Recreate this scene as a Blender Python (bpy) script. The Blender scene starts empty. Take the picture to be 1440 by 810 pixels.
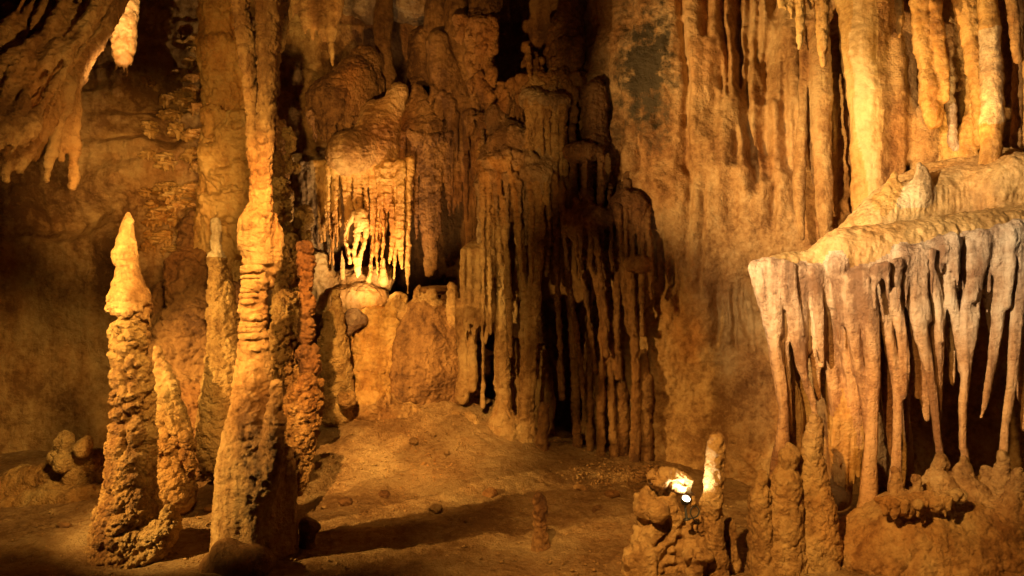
import bpy, math, random
import numpy as np
import openvdb as vdb
from mathutils import Vector

sc = bpy.context.scene
random.seed(7)
RNG = np.random.default_rng(11)
F, HCAM = 1120.0, 1.6            # focal length in photo pixels, eye height in metres

def P(px, py, Y):
    """point at depth Y (metres) seen at photo pixel px,py"""
    return np.array([(px - 720.0) / F * Y, Y, HCAM + (405.0 - py) / F * Y])

# ------------------------------------------------------------------ camera, world, lights
cam_d = bpy.data.cameras.new('camera'); cam = bpy.data.objects.new('camera', cam_d)
sc.collection.objects.link(cam); sc.camera = cam
cam.location = (0, 0, HCAM); cam.rotation_euler = (math.radians(90), 0, 0)
cam_d.sensor_width = 36; cam_d.lens = 28; cam_d.clip_start = 0.05; cam_d.clip_end = 200

w = bpy.data.worlds.new('World'); sc.world = w; w.use_nodes = True
bg = w.node_tree.nodes['Background']
bg.inputs[0].default_value = (1.0, 0.50, 0.16, 1); bg.inputs[1].default_value = 0.008

sc.view_settings.view_transform = 'Standard'; sc.view_settings.look = 'None'
sc.view_settings.exposure = 0.4; sc.view_settings.gamma = 1
sc.cycles.use_denoising = True
sc.cycles.max_bounces = 4; sc.cycles.diffuse_bounces = 2

AMBER = (1.0, 0.53, 0.14); GOLD = (1.0, 0.575, 0.155); WARM = (1.0, 0.63, 0.27); WHITE = (1.0, 0.80, 0.55)
def lamp(name, loc, aim, energy, color, cone=60, blend=0.5, size=0.05):
    d = bpy.data.lights.new(name, 'SPOT'); o = bpy.data.objects.new(name, d); sc.collection.objects.link(o)
    o.location = loc
    v = Vector(aim) - Vector(loc); o.rotation_euler = v.to_track_quat('-Z', 'Y').to_euler()
    d.energy = energy; d.color = color; d.spot_size = math.radians(cone); d.spot_blend = blend
    d.shadow_soft_size = size
    return o
def bulb(name, loc, energy, color, size=0.05):
    d = bpy.data.lights.new(name, 'POINT'); o = bpy.data.objects.new(name, d); sc.collection.objects.link(o)
    o.location = loc; d.energy = energy; d.color = color; d.shadow_soft_size = size
    return o
# the show cave's floodlights as bodiless spots, plus fills added to brighten dark formations
lamp('key_lamp', (-3.0, 1.6, 3.9), P(360, 345, 5.2), 420, GOLD, 31, 0.8, 0.04)
lamp('left_lamp', (-4.1, 3.4, 1.9), P(470, 620, 6.0), 760, GOLD, 50, 0.5, 0.03)
lamp('column_lamp', (-1.9, 1.4, 2.3), P(345, 100, 5.4), 380, GOLD, 31, 1.0, 0.05)
lamp('centre_lamp', (-1.0, 2.6, 1.3), P(600, 180, 7.4), 660, AMBER, 36, 1.0, 0.04)
lamp('mound_lamp', (-1.0, 1.6, 3.8), P(535, 600, 6.8), 1900, AMBER, 28, 0.8, 0.04)
lamp('shelf_lamp', (-0.8, 2.5, 2.6), P(1240, 330, 5.0), 1100, (1, .68, .345), 48, 1.0, 0.03)
lamp('wall_lamp', (-1.7, 3.9, 1.3), P(1200, 50, 6.2), 1150, (1, .6, .22), 48, 1.0, 0.03)
lamp('left_wall_lamp', (-0.45, 1.2, 1.75), P(198, 270, 7.5), 1650, AMBER, 18, 1.0, 0.2)
lamp('ridge_lamp', (-0.9, 2.6, 3.0), P(60, 620, 6.4), 760, GOLD, 40, 1.0, 0.2)
lamp('stalactite_fill', (-1.9, 3.6, 1.0), P(178, 20, 6.0), 1500, WARM, 10, 0.6, 0.03)  # added narrow spot, only there to brighten this one stalactite
lamp('curtain_lamp', (-0.9, 3.5, 2.1), P(90, 110, 5.0), 85, AMBER, 38, 1.0, 0.03)
lamp('foreground_fill', (-0.6, 1.4, 3.4), P(1050, 790, 4.6), 1000, AMBER, 50, 1.0, 0.05)  # added light that lifts the dark lamp rock and foreground floor
lamp('cluster_fill', (-0.2, 2.0, 1.4), P(445, 30, 6.4), 520, GOLD, 12, 0.8, 0.04)  # added spot to brighten the stalactites at the top edge
lamp('pillar_lamp', tuple(P(243, 590, 5.5)), P(318, 170, 6.75), 300, GOLD, 60, 1.0, 0.04)
lamp('drapery_lamp', tuple(P(530, 428, 6.8)), P(492, 300, 7.4), 100, WARM, 118, 1.0, 0.03)
lamp('alcove_lamp', tuple(P(1335, 205, 5.15)), P(1310, 40, 5.9), 20, GOLD, 130, 0.8, 0.04)
lamp('high_lamp', tuple(P(545, 95, 8.2)), P(545, -40, 8.6), 3, (1, .72, .38), 120, 0.8, 0.04)

# ------------------------------------------------------------------ noise
def _h(ix, iy, iz, s):
    n = (ix * 374761393 + iy * 668265263 + iz * 2147483647 % 4294967296 + s * 1274126177) & 0xFFFFFFFF
    n = ((n ^ (n >> 13)) * 1274126177) & 0xFFFFFFFF
    n = ((n ^ (n >> 16)) * 2246822519) & 0xFFFFFFFF
    return (n ^ (n >> 15)) & 0xFFFFFFFF
def hsh(ix, iy, iz, s):
    return (_h(ix, iy, iz * 1911520717 % 4294967296, s) / 4294967295.0).astype(np.float32)
def noise(p, s=0):
    """value noise, about -1..1"""
    i = np.floor(p).astype(np.int64); f = (p - i).astype(np.float32); u = f * f * f * (f * (f * 6 - 15) + 10)
    r = np.zeros(len(p), np.float32)
    for dx in (0, 1):
        wx = u[:, 0] if dx else 1 - u[:, 0]
        for dy in (0, 1):
            wy = wx * (u[:, 1] if dy else 1 - u[:, 1])
            for dz in (0, 1):
                r += wy * (u[:, 2] if dz else 1 - u[:, 2]) * hsh(i[:, 0] + dx, i[:, 1] + dy, i[:, 2] + dz, s)
    return r * 2 - 1
def fbm(p, freq, octv=4, s=0, gain=0.5):
    fr = np.asarray(freq, np.float64); a = 1.0; t = 0; r = 0
    for o in range(octv):
        r = r + a * noise(p * fr + 13.7 * o, s + o); t += a; a *= gain; fr = fr * 2.03
    return r / t
def worley(p, freq, s=0):
    q = p * np.asarray(freq, np.float64); i = np.floor(q).astype(np.int64); best = np.full(len(p), 9.0, np.float32)
    for dx in (-1, 0, 1):
        for dy in (-1, 0, 1):
            for dz in (-1, 0, 1):
                a, b, c = i[:, 0] + dx, i[:, 1] + dy, i[:, 2] + dz
                d = (a + hsh(a, b, c, s) - q[:, 0]) ** 2 + (b + hsh(a, b, c, s + 1) - q[:, 1]) ** 2 + (c + hsh(a, b, c, s + 2) - q[:, 2]) ** 2
                best = np.minimum(best, d)
    return np.sqrt(best)
def smooth01(x, a, b):
    t = np.clip((x - a) / (b - a), 0, 1); return t * t * (3 - 2 * t)
def nodules(p, freq, s=0):
    """rounded popcorn knobs, 0..1"""
    d = worley(p, freq, s); return np.sqrt(np.clip(1 - (d / 0.80) ** 2, 0, 1))

# ------------------------------------------------------------------ relief kinds: fn(points) -> displacement in metres
def d_rough(amp=0.012, f=7, s=0):
    return lambda p: amp * fbm(p, f, 5, s, 0.55)
def d_flow(amp=0.014, s=3, f=13):
    return lambda p: amp * fbm(p, (f, f, 1.3), 3, s) + 0.007 * fbm(p, (30, 30, 22), 3, s + 9) + 0.006 * np.abs(fbm(p, (16, 16, 40), 2, s + 5))
def d_pop(freq=26, amp=0.016, s=5, low=0.02):
    def f(p):
        big = nodules(p + .02 * noise(p * 9, s + 44)[:, None], freq * 0.42, s + 40)
        small = nodules(p, freq, s)
        return amp * (small * (0.5 + 0.7 * big) + 1.3 * big - 1.2) + low * fbm(p, 5, 2, s + 8) + amp * .25 * fbm(p, freq * 3, 2, s + 3)
    return f
def d_ripple(amp=0.012, s=2):
    def f(p):
        q = p.copy(); q[:, 2] += 0.05 * noise(p * 7, s + 31)
        return amp * fbm(q, (7, 7, 34), 3, s) + amp * 0.8 * np.abs(fbm(q, (12, 12, 26), 2, s + 7)) + 0.006 * fbm(p, 30, 3, s + 4)
    return f
def d_sum(*fs):
    return lambda p: sum(f(p) for f in fs)

# ------------------------------------------------------------------ materials
def rock(name, dark, mid, light, rough=0.68, bump=0.8, streak=0.5, grain=70.0, stain=None, big=1.6, spec=0.35, knob=0.12, rust=0.8, zmix=None, tint=(.93, .72)):
    m = bpy.data.materials.new(name); m.use_nodes = True; nt = m.node_tree; N = nt.nodes; L = nt.links
    b = N['Principled BSDF']
    g = N.new('ShaderNodeNewGeometry')
    def mapping(scale):
        mp = N.new('ShaderNodeMapping'); mp.inputs['Scale'].default_value = scale; L.new(g.outputs['Position'], mp.inputs['Vector']); return mp.outputs[0]
    def nz(vec, scale, det=6, rgh=0.6):
        n = N.new('ShaderNodeTexNoise'); n.inputs['Scale'].default_value = scale; n.inputs['Detail'].default_value = det
        n.inputs['Roughness'].default_value = rgh; L.new(vec, n.inputs['Vector']); return n.outputs['Fac']
    def math_(op, a, bb):
        n = N.new('ShaderNodeMath'); n.operation = op
        for k, v in ((0, a), (1, bb)):
            if isinstance(v, (int, float)): n.inputs[k].default_value = v
            else: L.new(v, n.inputs[k])
        return n.outputs[0]
    pos = g.outputs['Position']
    a = nz(pos, big, 6, 0.62)
    st = nz(mapping((9, 9, 0.9)), 1.0, 5, 0.55)
    fine = nz(pos, 22, 6, 0.7)
    mix = math_('ADD', math_('MULTIPLY', a, 1.0), math_('MULTIPLY', math_('SUBTRACT', st, 0.5), streak))
    mix = math_('ADD', mix, math_('MULTIPLY', math_('SUBTRACT', fine, 0.5), 0.55))
    cr = N.new('ShaderNodeValToRGB'); L.new(mix, cr.inputs[0])
    e = cr.color_ramp.elements
    dark, mid, light = (tuple(c * k for c, k in zip(q, (1.0, tint[0], tint[1]))) for q in (dark, mid, light))
    e[0].position = 0.36; e[0].color = (*dark, 1); e[1].position = 0.66; e[1].color = (*light, 1)
    k = e.new(0.5); k.color = (*mid, 1)
    col = cr.outputs[0]
    if rust:
        rf = N.new('ShaderNodeMapRange'); rf.inputs['From Min'].default_value = .48; rf.inputs['From Max'].default_value = .68; L.new(nz(mapping((1.1, 1.1, .7)), 1.0, 6, .6), rf.inputs['Value'])
        mr = N.new('ShaderNodeMix'); mr.data_type = 'RGBA'; mr.blend_type = 'MULTIPLY'; mr.inputs[7].default_value = (1.0, .70, .42, 1)
        L.new(math_('MULTIPLY', rf.outputs[0], rust), mr.inputs[0]); L.new(col, mr.inputs[6]); col = mr.outputs[2]
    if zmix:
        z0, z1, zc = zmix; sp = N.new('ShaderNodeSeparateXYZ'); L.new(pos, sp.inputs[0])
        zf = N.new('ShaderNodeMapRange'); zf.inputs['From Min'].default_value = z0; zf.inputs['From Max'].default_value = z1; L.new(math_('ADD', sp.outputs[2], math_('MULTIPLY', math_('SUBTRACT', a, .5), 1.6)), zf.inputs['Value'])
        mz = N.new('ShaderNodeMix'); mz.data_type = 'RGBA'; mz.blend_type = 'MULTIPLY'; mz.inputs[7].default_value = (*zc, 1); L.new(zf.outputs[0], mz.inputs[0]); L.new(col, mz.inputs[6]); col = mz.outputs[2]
    if stain:
        cx, cy, cz, rx, rz, scol = stain
        mp = N.new('ShaderNodeMapping'); mp.inputs['Location'].default_value = (-cx / rx, -cy / 3.0, -cz / rz)
        mp.inputs['Scale'].default_value = (1 / rx, 1 / 3.0, 1 / rz); L.new(pos, mp.inputs['Vector'])
        ln = N.new('ShaderNodeVectorMath'); ln.operation = 'LENGTH'; L.new(mp.outputs[0], ln.inputs[0])
        f = math_('ADD', math_('SUBTRACT', 1.7, ln.outputs['Value']), math_('MULTIPLY', math_('SUBTRACT', nz(pos, 9, 8, 0.7), 0.5), 5.0))
        cl = N.new('ShaderNodeClamp'); L.new(f, cl.inputs[0])
        mx = N.new('ShaderNodeMix'); mx.data_type = 'RGBA'; L.new(cl.outputs[0], mx.inputs[0]); L.new(col, mx.inputs[6]); mx.inputs[7].default_value = (*scol, 1)
        col = mx.outputs[2]
    L.new(col, b.inputs['Base Color'])
    rr = math_('ADD', math_('MULTIPLY', nz(pos, 6, 4), 0.6), rough - 0.36)
    L.new(rr, b.inputs['Roughness']); b.inputs['Specular IOR Level'].default_value = spec
    vo = N.new('ShaderNodeTexVoronoi'); vo.inputs['Scale'].default_value = grain * .6; L.new(pos, vo.inputs['Vector'])
    h = math_('ADD', math_('MULTIPLY', nz(pos, grain, 6, 0.7), 0.45), math_('MULTIPLY', nz(pos, 17, 8, 0.66), 1.1))
    h = math_('ADD', h, math_('MULTIPLY', vo.outputs['Distance'], -knob))
    h = math_('ADD', h, math_('MULTIPLY', nz(mapping((40, 40, 5)), 1.0, 4, 0.6), streak * .35))
    bp = N.new('ShaderNodeBump'); bp.inputs['Strength'].default_value = bump; bp.inputs['Distance'].default_value = 0.05
    L.new(h, bp.inputs['Height']); L.new(bp.outputs[0], b.inputs['Normal'])
    return m
M = {
 'tan':   rock('ochre_limestone', (.22, .115, .045), (.42, .26, .12), (.58, .41, .22)),
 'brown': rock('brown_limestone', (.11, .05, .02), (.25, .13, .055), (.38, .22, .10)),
 'gold':  rock('golden_flowstone', (.34, .18, .05), (.56, .35, .13), (.70, .50, .23), rough=0.5, spec=0.5, bump=.6),
 'pale':  rock('pale_calcite', (.36, .26, .17), (.62, .52, .40), (.78, .71, .60), rough=0.55, spec=0.45, bump=.6),
 'mauve': rock('pinkish_calcite', (.30, .20, .145), (.57, .44, .35), (.76, .66, .565), rough=0.5, spec=0.5, bump=.75, streak=1.0, grain=95, rust=.6, tint=(1, .95), zmix=(1.85, 1.0, (.95, .66, .36))),  # warms downward: whitish lamplight on the upper draperies is put into the tint
 'cream': rock('cream_flowstone', (.36, .235, .115), (.58, .42, .235), (.72, .57, .36), rough=0.5, bump=.4, streak=.3),
 'grey':  rock('grey_tan_limestone', (.17, .105, .06), (.35, .24, .15), (.52, .40, .28)),
 'dusk':  rock('greyish_purple_calcite', (.13, .08, .065), (.29, .20, .165), (.50, .40, .345), rough=.5, spec=.5),
 'crust': rock('popcorn_crust', (.22, .115, .04), (.42, .265, .11), (.58, .41, .20), grain=95, bump=0.95, knob=.35),
 'mud':   rock('cave_earth', (.20, .10, .04), (.34, .20, .095), (.48, .32, .17), rough=0.8, streak=0.1, grain=110, bump=0.9, spec=0.2, knob=.2, rust=.25, tint=(1, .86)),
 'wallr': rock('wall_limestone', (.23, .115, .042), (.44, .27, .125), (.60, .43, .25), bump=0.6, knob=.2, streak=.3,
               stain=(*P(905, 100, 6.7), 0.17, 0.40, (.065, .045, .018))),
}

# ------------------------------------------------------------------ mesh output
def raw_mesh(name, V, faces, mat, loc, normals=None):
    """faces: list of (n,k) int arrays"""
    me = bpy.data.meshes.new(name)
    V = (V - loc).astype(np.float32)
    me.vertices.add(len(V)); me.vertices.foreach_set('co', V.ravel())
    nl = sum(f.size for f in faces); npoly = sum(len(f) for f in faces)
    me.loops.add(nl); me.polygons.add(npoly)
    me.loops.foreach_set('vertex_index', np.concatenate([f.ravel() for f in faces]).astype(np.int32))
    tot = np.concatenate([np.full(len(f), f.shape[1], np.int32) for f in faces])
    me.polygons.foreach_set('loop_start', np.concatenate([[0], np.cumsum(tot)[:-1]]).astype(np.int32))
    me.polygons.foreach_set('loop_total', tot)
    me.polygons.foreach_set('use_smooth', np.ones(npoly, bool))
    me.update(calc_edges=True)
    if normals is not None:
        me.normals_split_custom_set_from_vertices(normals.astype(np.float32).tolist())
    me.materials.append(mat)
    return me
def link(name, me, loc=(0, 0, 0), parent=None):
    o = bpy.data.objects.new(name, me); sc.collection.objects.link(o); o.location = loc
    if parent: o.parent = parent
    return o
def tag(o, label=None, cat=None, group=None, kind=None):
    if label: o['label'] = label
    if cat: o['category'] = cat
    if group: o['group'] = group
    if kind: o['kind'] = kind
    return o
def vnormals(V, faces):
    n = np.zeros_like(V)
    for f in faces:
        fn = np.cross(V[f[:, 2]] - V[f[:, 0]], V[f[:, 3 if f.shape[1] == 4 else 1]] - V[f[:, 1 if f.shape[1] == 4 else 0]])
        if f.shape[1] == 3: fn = np.cross(V[f[:, 1]] - V[f[:, 0]], V[f[:, 2]] - V[f[:, 0]])
        for k in range(f.shape[1]):
            for c in range(3): n[:, c] += np.bincount(f[:, k], fn[:, c], len(V))
    return n / np.maximum(np.linalg.norm(n, axis=1, keepdims=True), 1e-9)

# ------------------------------------------------------------------ distance-field formations
def spline(pts, step):
    A = np.array(pts, float)
    if len(A) == 1: return A
    out = []
    for i in range(len(A) - 1):
        p0 = A[max(i - 1, 0)]; p1 = A[i]; p2 = A[i + 1]; p3 = A[min(i + 2, len(A) - 1)]
        n = max(1, int(np.linalg.norm(p2[:3] - p1[:3]) / step))
        for t in np.arange(n) / n:
            out.append(0.5 * (2 * p1 + (p2 - p0) * t + (2 * p0 - 5 * p1 + 4 * p2 - p3) * t * t + (3 * p1 - p0 - 3 * p2 + p3) * t ** 3))
    out.append(A[-1]); R = np.array(out); R[:, 3] = np.maximum(R[:, 3], 0.006)
    return R

def subdivide(V, faces):
    n = len(V); E = np.concatenate([np.stack([f, np.roll(f, -1, 1)], -1).reshape(-1, 2) for f in faces])
    E.sort(1); key = E[:, 0] * n + E[:, 1]; u, inv = np.unique(key, return_inverse=True)
    mid = (V[u // n] + V[u % n]) / 2; nv = [V, mid]; base = n + len(u); out = []; o = 0
    for f in faces:
        m, k = f.shape; e = n + inv[o:o + m * k].reshape(m, k); o += m * k
        c = base + np.arange(m); nv.append(V[f].mean(1)); base += m
        for j in range(k): out.append(np.stack([f[:, j], e[:, j], c, e[:, j - 1]], -1))
    return np.concatenate(nv), [np.concatenate(out)]
def tidy(nV, faces, ids):
    """keep the largest piece of every part; hand stray islands to the part they touch"""
    Q = np.concatenate([f if f.shape[1] == 4 else np.c_[f, f[:, 0]] for f in faces]); I = np.concatenate(ids)
    for _ in range(3):
        key = (I[:, None] * nV + Q); u, k = np.unique(key, return_inverse=True); k = k.reshape(Q.shape)
        lab = np.arange(len(Q))
        while True:
            m = np.full(len(u), len(Q)); np.minimum.at(m, k.ravel(), np.repeat(lab, 4))
            new = m[k].min(1); new = new[new]
            if (new == lab).all(): break
            lab = new
        cl, inv, cnt = np.unique(lab, return_inverse=True, return_counts=True)
        big = np.zeros(I.max() + 1, int); np.maximum.at(big, I, cnt[inv]); stray = cnt[inv] < big[I]
        if not stray.any(): break
        nb = np.full(nV, -1); ok = ~stray
        for c in range(4): nb[Q[ok, c]] = I[ok]
        for _ in range(40):
            cand = nb[Q[stray]].max(1); got = cand >= 0
            if not got.any(): break
            j = np.where(stray)[0][got]; I[j] = cand[got]
            for c in range(4): nb[Q[j, c]] = I[j]
            stray[j] = False
            if not stray.any(): break
    out = []; o = 0
    for f in faces: out.append(I[o:o + len(f)]); o += len(f)
    return out
class Formation:
    def __init__(s, name, label, cat, mat, vox=0.013, k=0.05, group=None):
        s.name, s.label, s.cat, s.mat, s.vox, s.k, s.group = name, label, cat, mat, vox, k, group
        s.prims = []; s.parts = []; s.cur = None
    def part(s, name, mat=None, label=None):
        s.parts.append((name, mat or s.mat, label)); s.cur = len(s.parts) - 1; return s
    def tube(s, pts, k=None, wob=0.10, flat=1.0):
        """pts: world (x,y,z,r)"""
        A = spline(pts, 0.07); n = len(A)
        if n > 2 and wob:
            t = np.cumsum(np.r_[0, np.linalg.norm(np.diff(A[:, :3], axis=0), axis=1)])
            sd = RNG.random() * 100
            q = np.c_[t * 5 + sd, np.full(n, sd), np.zeros(n)]
            A[:, 3] *= 1 + wob * 1.3 * noise(q, 1)
            q[:, 0] = t * 3.1 + sd
            A[:, 0] += wob * A[:, 3] * 1.6 * noise(q, 2); A[:, 1] += wob * A[:, 3] * 1.6 * noise(q, 3)
        s.prims.append(('t', A, s.cur, s.k if k is None else k)); return s
    def px(s, Y, pts, k=None, wob=0.10, dY=0.0):
        """pts: (px, py, r in px[, depth offset]) at depth Y (Y may be (Ytop, Ybottom))"""
        Y0, Y1 = (Y, Y) if np.isscalar(Y) else Y
        out = []
        for i, q in enumerate(pts):
            y = Y0 + (Y1 - Y0) * i / max(1, len(pts) - 1) + (q[3] if len(q) > 3 else 0)
            out.append((*P(q[0], q[1], y), q[2] * y / F))
        return s.tube(out, k, wob)
    def dr(s, Y, pts, wob=0.08):
        x, y, r = pts[0][:3]; p2 = pts[1]
        return s.px(Y, [(x - (p2[0] - x) * .3 + random.uniform(-3, 3), y - random.uniform(40, 75), r * .55, .28)] + list(pts), wob=wob)
    def blob(s, px, py, Y, rx, ry, rz, k=None):
        """ellipsoid: rx, rz in px, ry in metres"""
        s.prims.append(('e', (P(px, py, Y), np.array([rx * Y / F, ry, rz * Y / F])), s.cur, s.k if k is None else k)); return s
    def fringe(s, name, Y, lip, n, lens, rad, jit=1.0, vj=2.0, k=None, lean=0.0, mat=None, flare=1.7):
        """stalactites hung along a lip [(px,py),...]; each one a part"""
        L = np.array(lip, float); seg = np.r_[0, np.cumsum(np.linalg.norm(np.diff(L, axis=0), axis=1))]
        for i in range(n):
            t = (i + 0.5 + 0.35 * jit * random.uniform(-1, 1)) / n * seg[-1]
            x, y = np.interp(t, seg, L[:, 0]), np.interp(t, seg, L[:, 1])
            ln = random.uniform(*lens); r = random.uniform(*rad); dx = lean * ln + random.uniform(-2, 2)
            y += vj * random.uniform(-1, 1)
            yy = (Y if np.isscalar(Y) else np.interp(t / seg[-1], [0, 1], Y)) + random.uniform(-.05, .05)
            s.part(name, mat)
            s.px(yy, [(x, y - 4, r * flare), (x + dx * .2, y + ln * .2, r * 1.1), (x + dx * .6, y + ln * .6, r * .85), (x + dx, y + ln, r * .35)], k=k)
        return s
    def build(s, disp=None, sub=0):
        vox = s.vox; lo = np.full(3, 1e9); hi = -lo
        for ty, d, pid, k in s.prims:
            if ty == 't': a = (d[:, :3] - d[:, 3:4]).min(0); b = (d[:, :3] + d[:, 3:4]).max(0)
            else: a = d[0] - d[1]; b = d[0] + d[1]
            lo = np.minimum(lo, a); hi = np.maximum(hi, b)
        lo -= 5 * vox + 0.03; hi += 5 * vox + 0.03
        n = np.ceil((hi - lo) / vox).astype(int) + 1
        D = np.full(n, 1.0, np.float32); R = np.full(n, 1.0, np.float32); I = np.zeros(n, np.int16)
        ax = [(lo[c] + np.arange(n[c]) * vox).astype(np.float32) for c in range(3)]
        def region(a, b):
            i0 = np.maximum(((a - lo) / vox).astype(int), 0); i1 = np.minimum(((b - lo) / vox).astype(int) + 2, n)
            sl = tuple(slice(i0[c], i1[c]) for c in range(3))
            return sl, ax[0][sl[0]][:, None, None], ax[1][sl[1]][None, :, None], ax[2][sl[2]][None, None, :]
        for ty, d, pid, k in s.prims:
            k = max(k, 1e-4); pad = max(k, 4 * vox) + vox
            if ty == 't':
                # exact union inside one tube, then one smooth union with the rest
                a = (d[:, :3] - d[:, 3:4]).min(0) - pad; b = (d[:, :3] + d[:, 3:4]).max(0) + pad
                SL, _, _, _ = region(a, b); T = np.full([x.stop - x.start for x in SL], 1.0, np.float32)
                off = [x.start for x in SL]
                rng = range(len(d) - 1) if len(d) > 1 else [0]
                for i in rng:
                    A = d[i]; B = d[min(i + 1, len(d) - 1)]
                    rm = max(A[3], B[3]) + pad
                    sl, X, Y, Z = region(np.minimum(A[:3], B[:3]) - rm, np.maximum(A[:3], B[:3]) + rm)
                    ba = B[:3] - A[:3]; l2 = float(ba @ ba) + 1e-12
                    dx, dy, dz = X - A[0], Y - A[1], Z - A[2]
                    t = np.clip((dx * ba[0] + dy * ba[1] + dz * ba[2]) / l2, 0, 1).astype(np.float32)
                    dd = np.sqrt((dx - t * ba[0]) ** 2 + (dy - t * ba[1]) ** 2 + (dz - t * ba[2]) ** 2) - (A[3] + t * (B[3] - A[3]))
                    ls = tuple(slice(sl[c].start - off[c], sl[c].stop - off[c]) for c in range(3))
                    ls = tuple(slice(max(x.start, 0), min(x.stop, T.shape[c])) for c, x in enumerate(ls))
                    v = T[ls]; dd = dd[:v.shape[0], :v.shape[1], :v.shape[2]]
                    np.minimum(v, dd, out=v)
            else:
                c, rad = d; SL, X, Y, Z = region(c - rad - pad, c + rad + pad)
                q = np.sqrt(((X - c[0]) / rad[0]) ** 2 + ((Y - c[1]) / rad[1]) ** 2 + ((Z - c[2]) / rad[2]) ** 2)
                g = np.sqrt(((X - c[0]) / rad[0] ** 2) ** 2 + ((Y - c[1]) / rad[1] ** 2) ** 2 + ((Z - c[2]) / rad[2] ** 2) ** 2)
                T = (q * (q - 1) / np.maximum(g, 1e-6)).astype(np.float32); T = np.where(q < 0.3, -rad.min() * 0.6, T)
            O = D[SL]; m = T < R[SL]
            R[SL] = np.where(m, T, R[SL]); I[SL] = np.where(m, pid, I[SL])
            h = np.maximum(k - np.abs(O - T), 0) / k
            D[SL] = np.minimum(O, T) - h * h * k * 0.25
        band = 3 * vox
        np.clip(D, -band, band, out=D)
        gr = vdb.FloatGrid(band); gr.copyFromArray(D)
        pts, tri, quad = gr.convertToPolygons(isovalue=0.0, adaptivity=0.0)
        V = lo + pts.astype(np.float64) * vox
        faces = [f.astype(np.int64) for f in (quad, tri) if len(f)]
        N = vnormals(V, faces)
        v0, v1, v2 = (V[faces[0][:, c]] - lo for c in range(3))
        if np.einsum('ij,ij->i', v0, np.cross(v1, v2)).sum() < 0:
            faces = [f[:, ::-1] for f in faces]; N = -N
        ids = []
        for f in faces:
            c = V[f].mean(1); i = np.clip(np.round((c - lo) / vox).astype(int), 0, n - 1); ids.append(I[i[:, 0], i[:, 1], i[:, 2]].astype(np.int64))
        if len(s.parts) > 1: ids = tidy(len(V), faces, ids)
        for _ in range(sub):
            ids = [np.concatenate([np.tile(i, f.shape[1]) for i, f in zip(ids, faces)])]; V, faces = subdivide(V, faces)
        if sub: N = vnormals(V, faces)
        if disp is not None:
            V = V + N * np.asarray(disp(V), float)[:, None]; N = vnormals(V, faces)
        loc = np.array([(V[:, 0].min() + V[:, 0].max()) / 2, (V[:, 1].min() + V[:, 1].max()) / 2, V[:, 2].min()])
        if len(s.parts) <= 1:
            nm, mat, lb = s.parts[0] if s.parts else (s.name, s.mat, None)
            o = link(s.name, raw_mesh(s.name, V, faces, M[mat], loc, N), loc); tag(o, s.label, s.cat, s.group, 'thing'); return o
        root = bpy.data.objects.new(s.name, None); sc.collection.objects.link(root); root.location = loc
        root.empty_display_size = 0.1; tag(root, s.label, s.cat, s.group, 'thing')
        for pid, (nm, mat, lb) in enumerate(s.parts):
            fs = [f[i == pid] for f, i in zip(faces, ids)]; fs = [f for f in fs if len(f)]
            if not fs: continue
            u = np.unique(np.concatenate([f.ravel() for f in fs])); mp = np.zeros(len(V), np.int64); mp[u] = np.arange(len(u))
            o = link(nm, raw_mesh(nm, V[u], [mp[f] for f in fs], M[mat], loc, N[u]), (0, 0, 0), root)
            if lb: o['label'] = lb
        return root

def sheet(name, label, mat, G, disp, flip=False, kind='structure'):
    """G: (nu, nv, 3) grid; disp moves along normals"""
    nu, nv = G.shape[:2]; V = G.reshape(-1, 3).astype(float)
    i = np.arange(nu * nv).reshape(nu, nv)
    f = np.stack([i[:-1, :-1], i[1:, :-1], i[1:, 1:], i[:-1, 1:]], -1).reshape(-1, 4)
    if flip: f = f[:, ::-1]
    N = vnormals(V, [f]); V = V + N * disp(V)[:, None]
    loc = np.zeros(3)
    o = link(name, raw_mesh(name, V, [f], M[mat], loc), loc); tag(o, label, None, None, kind); return o

# ------------------------------------------------------------------ the cave: floor, walls, ceiling
def bump2(x, y, cx, cy, rx, ry):
    return np.exp(-(((x - cx) / rx) ** 2 + ((y - cy) / ry) ** 2))
def floor_z(x, y):
    z = 0.0 * x
    c = P(585, 560, 7.3); z = z + 0.70 * bump2(x, y, c[0], 7.5, 1.2, 1.15)
    z = z + 0.30 * bump2(x, y, P(250, 640, 6.2)[0], 6.5, 0.9, 0.7)
    z = z + 0.10 * bump2(x, y, P(900, 690, 6.4)[0], 6.8, 0.9, 0.5)
    return z
def build_floor():
    xs = np.arange(-6.5, 6.0, 0.017); ys = np.r_[np.arange(-3, 3.6, 0.08), np.arange(3.6, 10.0, 0.017)]
    X, Y = np.meshgrid(xs, ys, indexing='ij')
    G = np.stack([X, Y, floor_z(X, Y)], -1)
    def disp(p):
        near = smooth01(p[:, 1], 3.3, 3.8)
        rub = smooth01(fbm(p, 1.1, 2, 70), -0.05, 0.4)
        return 0.05 * fbm(p, 1.3, 3, 60) + near * (0.028 * fbm(p, 5, 5, 61, .58) + 0.020 * rub * nodules(p, 12, 62) + 0.012 * nodules(p, 27, 63) * smooth01(fbm(p, 2.3, 2, 71), -.2, .4) + 0.006 * nodules(p, 60, 64))
    sheet('floor', 'brown earthen cave floor rising into a mound at the back', 'mud', G, disp)
build_floor()

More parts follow.
